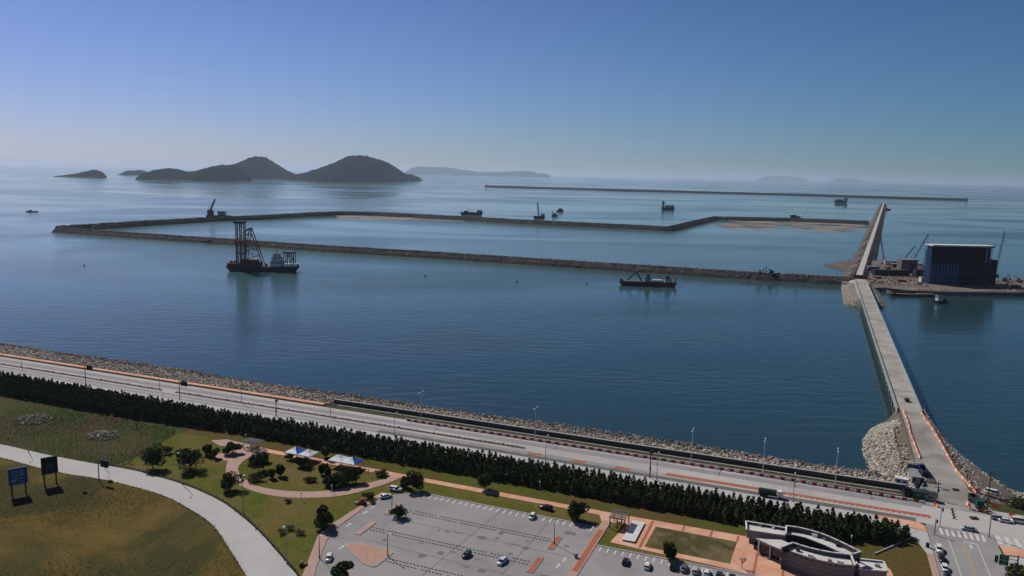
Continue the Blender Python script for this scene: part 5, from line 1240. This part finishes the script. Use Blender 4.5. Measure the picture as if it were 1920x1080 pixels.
d = Ship('work_barge', 'long low rusty barge moored below the work platform', 'barge', 1712, 556, -.06); d.hull(-38, 36, 4, 10, 'steel_rust', 2); d.house(6, 32, 4, 5.4, 7, 'sand', 'cargo', False); d.house(-34, -30, 4, 7, 5, 'steel_dark', 'winch', False)
d = Ship('work_boat', 'small work boat with a white wheelhouse moored before the scaffolded building', 'boat', 1764, 568, .25); d.hull(-12, 13, 4, 9, 'steel_dark', 3, 1); d.house(-9, -2, 4, 13, 6, 'white_paint'); d.bar((-6, 0, 13), (-6, 0, 19), .5); d.house(2, 8, 4, 7, 5, 'steel_dark', 'winch', False)
for px, py, lab in ((797, 518, 'tiny dark buoy on the water below the near dike, left of centre'), (158, 498, 'tiny dark buoy on the water left of the dredger'), (969, 529, 'tiny dark buoy on the water left of the cutter dredger'), (1100, 532, 'tiny dark buoy just left of the cutter dredger')):
    b = P(px, py, SEA); t = empty('buoy', lab, 'buoy', b); MB().tube(b - Vector((0, 0, .5)), b + Vector((0, 0, 1.0)), 1.1, .9, 10).build('float', M['steel_dark'], t); MB().tube(b + Vector((0, 0, 1)), b + Vector((0, 0, 2.2)), .2, .1, 6).build('mast', M['steel_dark'], t)

# excavators and small machines on the dike
def excavator(label, px, py, rz, m, z=3.6, s=1.0):
    b = P(px, py, z); t = lempty('excavator', label, 'excavator', b, rz); t.scale = (s, s, s)
    for y in (-1, 1): MB().box((0, y * 1.1, .45), (3.8, .6, .9)).build('track', M['tyre'], t)
    MB().box((-.5, 0, 1.7), (3.2, 2.6, 1.3)).build('body', M[m], t); MB().box((.6, .7, 2.6), (1.4, 1.1, 1.6)).build('cab', M['glass_dark'], t)
    MB().tube((1, 0, 1.8), (4.2, 0, 5.2), .32, .28, 6).build('boom', M[m], t); MB().tube((4.2, 0, 5.2), (7, 0, 2.4), .26, .22, 6).build('stick', M[m], t); MB().box((7, 0, 1.7), (1.1, 1.2, 1.2), 0, .7).build('bucket', M['steel_dark'], t)
excavator('left one of two excavators facing each other on the near dike', 1424, 513, YAW + .3, 'steel_grey', 3.6, 1.35)
excavator('right one of two excavators facing each other on the near dike', 1446, 512, YAW + 2.7, 'steel_dark', 3.6, 1.35)
excavator('orange brown excavator at the right edge of the work platform', 1884, 528, YAW + .5, 'steel_rust', -.6, 1.5)
excavator('orange excavator farthest right on the work platform', 1912, 529, YAW + 2.6, 'plastic_orange', -.6, 1.5)
excavator('excavator working at the foot of the causeway', 1628, 499, YAW + 1, 'steel_dark', -.6, 1.4)
car('small dark truck on the near dike right of the excavators', 1459, 515, YAW, 'van', 'black', 'van', 'parked_van', 3.7)
car('small dark car on the near dike, alone near the bridge end', 1494, 519, YAW, 'van', 'black', 'van', 'parked_van', 3.7)
def culvert(label, px, py):
    b = P(px, py, -1.5); t = lempty('pontoon', label, 'pontoon', b, YAW); s = (b - CAM).length / F
    MB().box((0, 0, 0), (11 * s, 4 * s, 3 * s)).build('hull', M['steel_dark'], t); MB().box((2 * s, 0, 2 * s), (4 * s, 3 * s, 1.4 * s)).build('deckhouse', M['sign_black'], t)
culvert('dark pontoon lying against the near dike, left of the big dredger', 390, 453); culvert('dark pontoon lying against the near dike, left of the cutter dredger', 1084, 500)

# crawler cranes on the platform
def crane(label, px, py, tip, m, z=-.6, k=1.0):
    b = P(px, py, z); t = empty('crawler_crane', label, 'crane', b)
    for y in (-1, 1): MB().box(b + RT * 0 + Vector((0, y * 2.4, .8)), (7.5, 1.2, 1.5)).build('track', M['tyre'], t)
    MB().box(b + Vector((0, 0, 2.9)), (6, 4, 2.6)).build('body', M[m], t); MB().box(b + Vector((2.6, -1.4, 2.9)), (1.6, 1.5, 2.2)).build('cab', M['glass_dark'], t)
    dr = CM @ Vector((tip[0] - 960, 540 - tip[1], -F)); kk = (b - CAM).dot(FW) / dr.dot(FW); tp = CAM + dr * kk
    MB().lattice(b + Vector((0, 0, 3)), tp, 1.7, 1.0, .2, 18).build('boom', M[m], t)
    mid = b + Vector((-2.5, 0, 9)); MB().tube(mid, tp, .16, .16, 4).build('cable', M['steel_dark'], t); MB().tube(b + Vector((-2.5, 0, 4)), mid, .3, .3, 5).build('gantry', M[m], t)
    MB().tube(tp, tp - Vector((0, 0, 12)), .14, .14, 4).build('hoist_rope', M['steel_dark'], t); MB().box(tp - Vector((0, 0, 12.8)), (1, 1, 1.8)).build('hook_block', M['steel_dark'], t)
crane('red crawler crane with a steep boom beside the causeway', 1658, 496, (1650, 436), 'steel_red')
crane('dark crawler crane with a shallow boom left of the scaffolded building', 1692, 494, (1717, 460), 'steel_dark')
crane('dark crawler crane with the longer shallow boom left of the scaffolded building', 1712, 492, (1741, 439), 'steel_dark')
crane('pale crawler crane with a tall boom right of the scaffolded building', 1866, 520, (1884, 433), 'steel_grey')
# the scaffolded caisson building
t0 = P(1742, 532, -.6); bb = lempty('scaffolded_building', 'tall dark block wrapped in scaffold nets with a pale roof slab on the work platform', 'building', t0, YAW)
s = (t0 - CAM).length / F; W_, H_, D_ = 99 * s, 62 * s, 14.0
MB().box((W_ / 2, D_ * .62, H_ * .5), (W_ * .97, D_ * .70, H_)).build('wall', M['net_dark'], bb)
MB().box((W_ / 2 + .6, D_ / 2, H_ + .9), (W_ + 2.4, D_ + 2.4, 1.5)).build('roof', M['white_roof'], bb)
MB().box((W_ / 2 + .6, D_ / 2 - .3, H_ - .4), (W_ + 1.6, D_ + 1.4, 1.0)).build('roof_beam', M['steel_dark'], bb)
MB().box((W_ * .24, .5, H_ * .27), (W_ * .46, .5, H_ * .53)).build('blue_net', M['net_blue'], bb)
MB().box((W_ * .74, .7, H_ * .30), (W_ * .50, .5, H_ * .60)).build('dark_net', M['net_dark'], bb)
MB().box((.2, D_ / 2, H_ * .44), (.4, D_ * .9, H_ * .86)).build('blue_net', M['net_blue'], bb)
for k in range(19): MB().tube((W_ * k / 18 * .98 + .6, -.6, 0), (W_ * k / 18 * .98 + .6, -.6, H_ * (.56 if k < 9 else (.66 if k < 16 else .97))), .40 if k < 9 else .22, .40 if k < 9 else .22, 5).build('scaffold_pole', M['scaffold_blue' if k < 9 or k > 15 else 'steel_dark'], bb)
for k in range(1, 7): MB().tube((0, -.6, H_ * k / 10.5), (W_ * .98, -.6, H_ * k / 10.5), .2, .2, 4).build('scaffold_ledger', M['scaffold_blue' if k % 2 else 'steel_dark'], bb)
for k in range(4): MB().tube((-.8, D_ * k / 3, 0), (-.8, D_ * k / 3, H_ * .97), .38, .38, 5).build('scaffold_pole', M['scaffold_blue'], bb)
for k in range(1, 9): MB().tube((-.8, 0, H_ * k / 8.6), (-.8, D_, H_ * k / 8.6), .2, .2, 4).build('scaffold_ledger', M['scaffold_blue'], bb)
for x in (.905, .965): MB().box((W_ * x, .2, H_ * .78), (1.3, .9, H_ * .40)).build('column', M['wall_grey'], bb)
MB().box((W_ + 5.5 * s, D_ * .5, H_ * .33), (11 * s, D_ * .8, H_ * .66)).build('annex', M['net_dark'], bb)
for k in range(4): MB().tube((W_ + (1 + 3.2 * k) * s, D_ * .08, 0), (W_ + (1 + 3.2 * k) * s, D_ * .08, H_ * .66), .25, .25, 5).build('scaffold_pole', M['steel_blue'], bb)
# sheds and stores on the platform
for i, (px, py, w, h, dp, m, lab) in enumerate([(1672, 517, 58, 9, 9, 'steel_dark', 'long dark store shed along the work platform edge'), (1704, 512, 27, 22, 12, 'wall_brick', 'grey brown tall shed left of the scaffolded building'), (1638, 509, 18, 8, 7, 'steel_blue', 'blue container stack by the causeway foot'), (1672, 497, 24, 7, 7, 'white_paint', 'white site container behind the long dark shed'), (1690, 502, 30, 6, 7, 'steel_rust', 'rusty red container row behind the long dark shed'), (1725, 520, 14, 12, 9, 'steel_dark', 'dark shed beside the grey brown tall shed'), (1732, 529, 9, 8, 6, 'plastic_white', 'pale cream hut at the left foot of the scaffolded building'), (1722, 500, 16, 5, 7, 'white_paint', 'white low hut between the two dark cranes'), (1655, 512, 14, 5, 6, 'steel_grey', 'small grey hut in front of the blue containers')]):
    b = P(px, py, -.6); k = (b - CAM).length / F; t = lempty('site_shed', lab, 'shed', b, YAW)
    MB().box((0, dp / 2, h * k / 2), (w * k, dp, h * k)).build('wall', M[m], t); MB().box((0, dp / 2, h * k + .15), (w * k + .6, dp + .6, .3)).build('roof', M['steel_grey' if i not in (0, 5) else 'steel_dark'], t)
    mb = MB()
    MB().box((w * k * .2, -.05, h * k * .35), (w * k * .2, .12, h * k * .7)).build('door', M['steel_dark'], t)
q = []
for _ in range(700):
    px, py = rng.uniform(1600, 1740), rng.uniform(494, 537); p = P(px, py, -.5); q.append((p.x, p.y, -.4))
for _ in range(500):
    px, py = rng.uniform(1850, 1990), rng.uniform(525, 545); p = P(px, py, -.5); q.append((p.x, p.y, -.4))
tag(rocks('site_rubble', q, nrg.uniform(1, 4, len(q)), mat('site_rubble', (.33, .26, .20), (.12, .10, .09), .1, .95, island=.7), 95), 'loose rubble and materials strewn over the work platform', kind='stuff')

# clutter at the gate of the bridge approach
b = P(1711, 882, .3); t = empty('gate_frame', 'white gate frame standing at the end of the left barriers on the approach', 'gate', b)
for dx in (-2.2, 2.2): MB().box(b + Vector((dx, 0, 1.6)), (.35, .35, 3.2)).build('post', M['white_paint'], t)
MB().box(b + Vector((0, 0, 3.3)), (4.9, .4, .3)).build('beam', M['white_paint'], t); MB().box(b + Vector((0, .1, 1.7)), (3.9, .1, 1.6)).build('panel', M['steel_blue'], t)
run([P(1722, 897), P(1733, 905), P(1729, 913)], ['red', 'white'], '%s barrier in the short bent row beside the gate huts', 'barriers at the gate huts', 1.6)
for k, (px, py, sz, m, lab) in enumerate([(1702, 918, 2.6, 'sand', 'pale sand heap beside the small white site hut'), (1744, 903, 2.2, 'sand', 'low sand heap on the approach road in front of the gate'), (1840, 936, 2.4, 'rubble_tan', 'rubble heap between the barriers right of the approach')]):
    q = [(nrg.normal(0, sz * .5), nrg.normal(0, sz * .4), .1 + abs(nrg.normal(0, .25))) for _ in range(120)]
    o = rocks('heap', q, nrg.uniform(.4, .9, 120), M[m], 120 + k); o.location = P(px, py, .2); tag(o, lab, 'heap', None, 'stuff')
for k, (px, py, w, m, lab) in enumerate([(1684, 917, 3.0, 'steel_grey', 'grey stack of boards at the wall end by the white hut'), (1772, 918, 2.2, 'steel_grey', 'left one of two low steel stacks on the approach road end'), (1792, 919, 2.2, 'steel_dark', 'right one of two low steel stacks on the approach road end'), (1826, 972, 2.6, 'steel_dark', 'dark plank stack on the junction left of the red barriers'), (1862, 966, 3.0, 'steel_dark', 'dark plank stack on the junction below the bent signal post')]):
    b = P(px, py, .12); t = lempty('material_stack', lab, 'stack', b, .1 * k)
    for j in range(4): MB().box((0, (j - 1.5) * .42, .2 + .03 * (j % 2)), (w - .2 * (j % 3), .36, .34)).build('board', M[m], t)
# tyre-dark wheel tracks and repairs on the roads
mb = MB()
for y, x0, x1 in ((5.4, -300, 150), (7.6, -300, 150), (-3.2, -300, 60), (-4.5, -300, 60)):
    x = x0
    while x < x1:
        L = rng.uniform(12, 40); mb.sheet(rect(x, y - .3, x + L, y + .3), .078); x += L + rng.uniform(2, 25)
structure('tyre_tracks', mb, M['asphalt_pale'])
mb = MB()
for _ in range(26):
    x, y = rng.uniform(-10, 52), rng.uniform(-108, -62); w, h = rng.uniform(.5, 2.2), rng.uniform(.4, 1.6)
    mb.sheet([(x + math.cos(a) * w * rng.uniform(.7, 1.1), y + math.sin(a) * h * rng.uniform(.7, 1.1)) for a in [i / 9 * 6.283 for i in range(9)]], .077 + .0004 * _)
for a, b_ in (((-8, -80), (52, -81.4)), ((20, -60), (16, -110)), ((-12, -97), (50, -99)), ((38, -62), (36.5, -108))):
    a, b_ = Vector((*a, 0)), Vector((*b_, 0)); n_ = (b_ - a).normalized(); n_ = Vector((-n_.y, n_.x, 0)) * .12; mb.sheet([tuple((a - n_)[:2]), tuple((b_ - n_)[:2]), tuple((b_ + n_)[:2]), tuple((a + n_)[:2])], .094)
structure('asphalt_stains', mb, mat('asphalt_stain', (.19, .182, .18), (.15, .145, .145), .6, .9))
# ragged weeds along the edges of the access road and the pine belt
pts = []
for edge, sgn in ((ACC_UP, 1), (ACC_LO, -1)):
    for p in along([v.copy() for v in edge], .5):
        if 0 < proj(p)[1] < 1150 and rng.random() < .8:
            for _ in range(2): pts.append((p.x + rng.gauss(0, .5), p.y + sgn * abs(rng.gauss(.25, .35)), .1 + rng.uniform(0, .25)))
for _ in range(1600): x = rng.uniform(-250, 140); pts.append((x, -36.4 + rng.gauss(0, .9) - (2.5 if x < -130 else 0), .1 + rng.uniform(0, .4)))
V, Fa = leaves(pts, .34, 97, 1.0)
tag(npmesh('verge_weeds', V, Fa, mat('verge_weed', (.050, .060, .020), (.085, .080, .030), .3, .95, island=.45, spec=.02)), 'weeds along the ragged road and belt edges', kind='stuff')
# stores on the work platform
for k, (px, py, w, h, m, lab) in enumerate([(1645, 522, 12, 3, 'steel_rust', 'rust red pipe stack on the platform just right of the bridge end'), (1690, 528, 14, 3, 'wood_red', 'brown timber stack on the platform below the long dark shed'), (1722, 532, 10, 3, 'steel_grey', 'grey slab stack on the platform left of the cream hut'), (1880, 536, 16, 3, 'plastic_orange', 'orange formwork stack on the platform at the right edge'), (1904, 538, 14, 3, 'steel_rust', 'rust red stack on the platform, farthest right'), (1664, 505, 8, 4, 'steel_red', 'red crate stack beside the red crawler crane'), (1704, 494, 10, 4, 'white_paint', 'white bag stack behind the grey brown shed')]):
    b = P(px, py, -.58); q = (b - CAM).length / F; t = lempty('material_stack', lab, 'stack', b, YAW + .1 * (k % 3 - 1))
    for j in range(3): MB().box((0, (j - 1) * 1.7, h * q * (.5 - .08 * (j % 2))), (w * q * (1 - .12 * j), 1.5, h * q * (1 - .16 * (j % 2)))).build('pile', M[m], t)
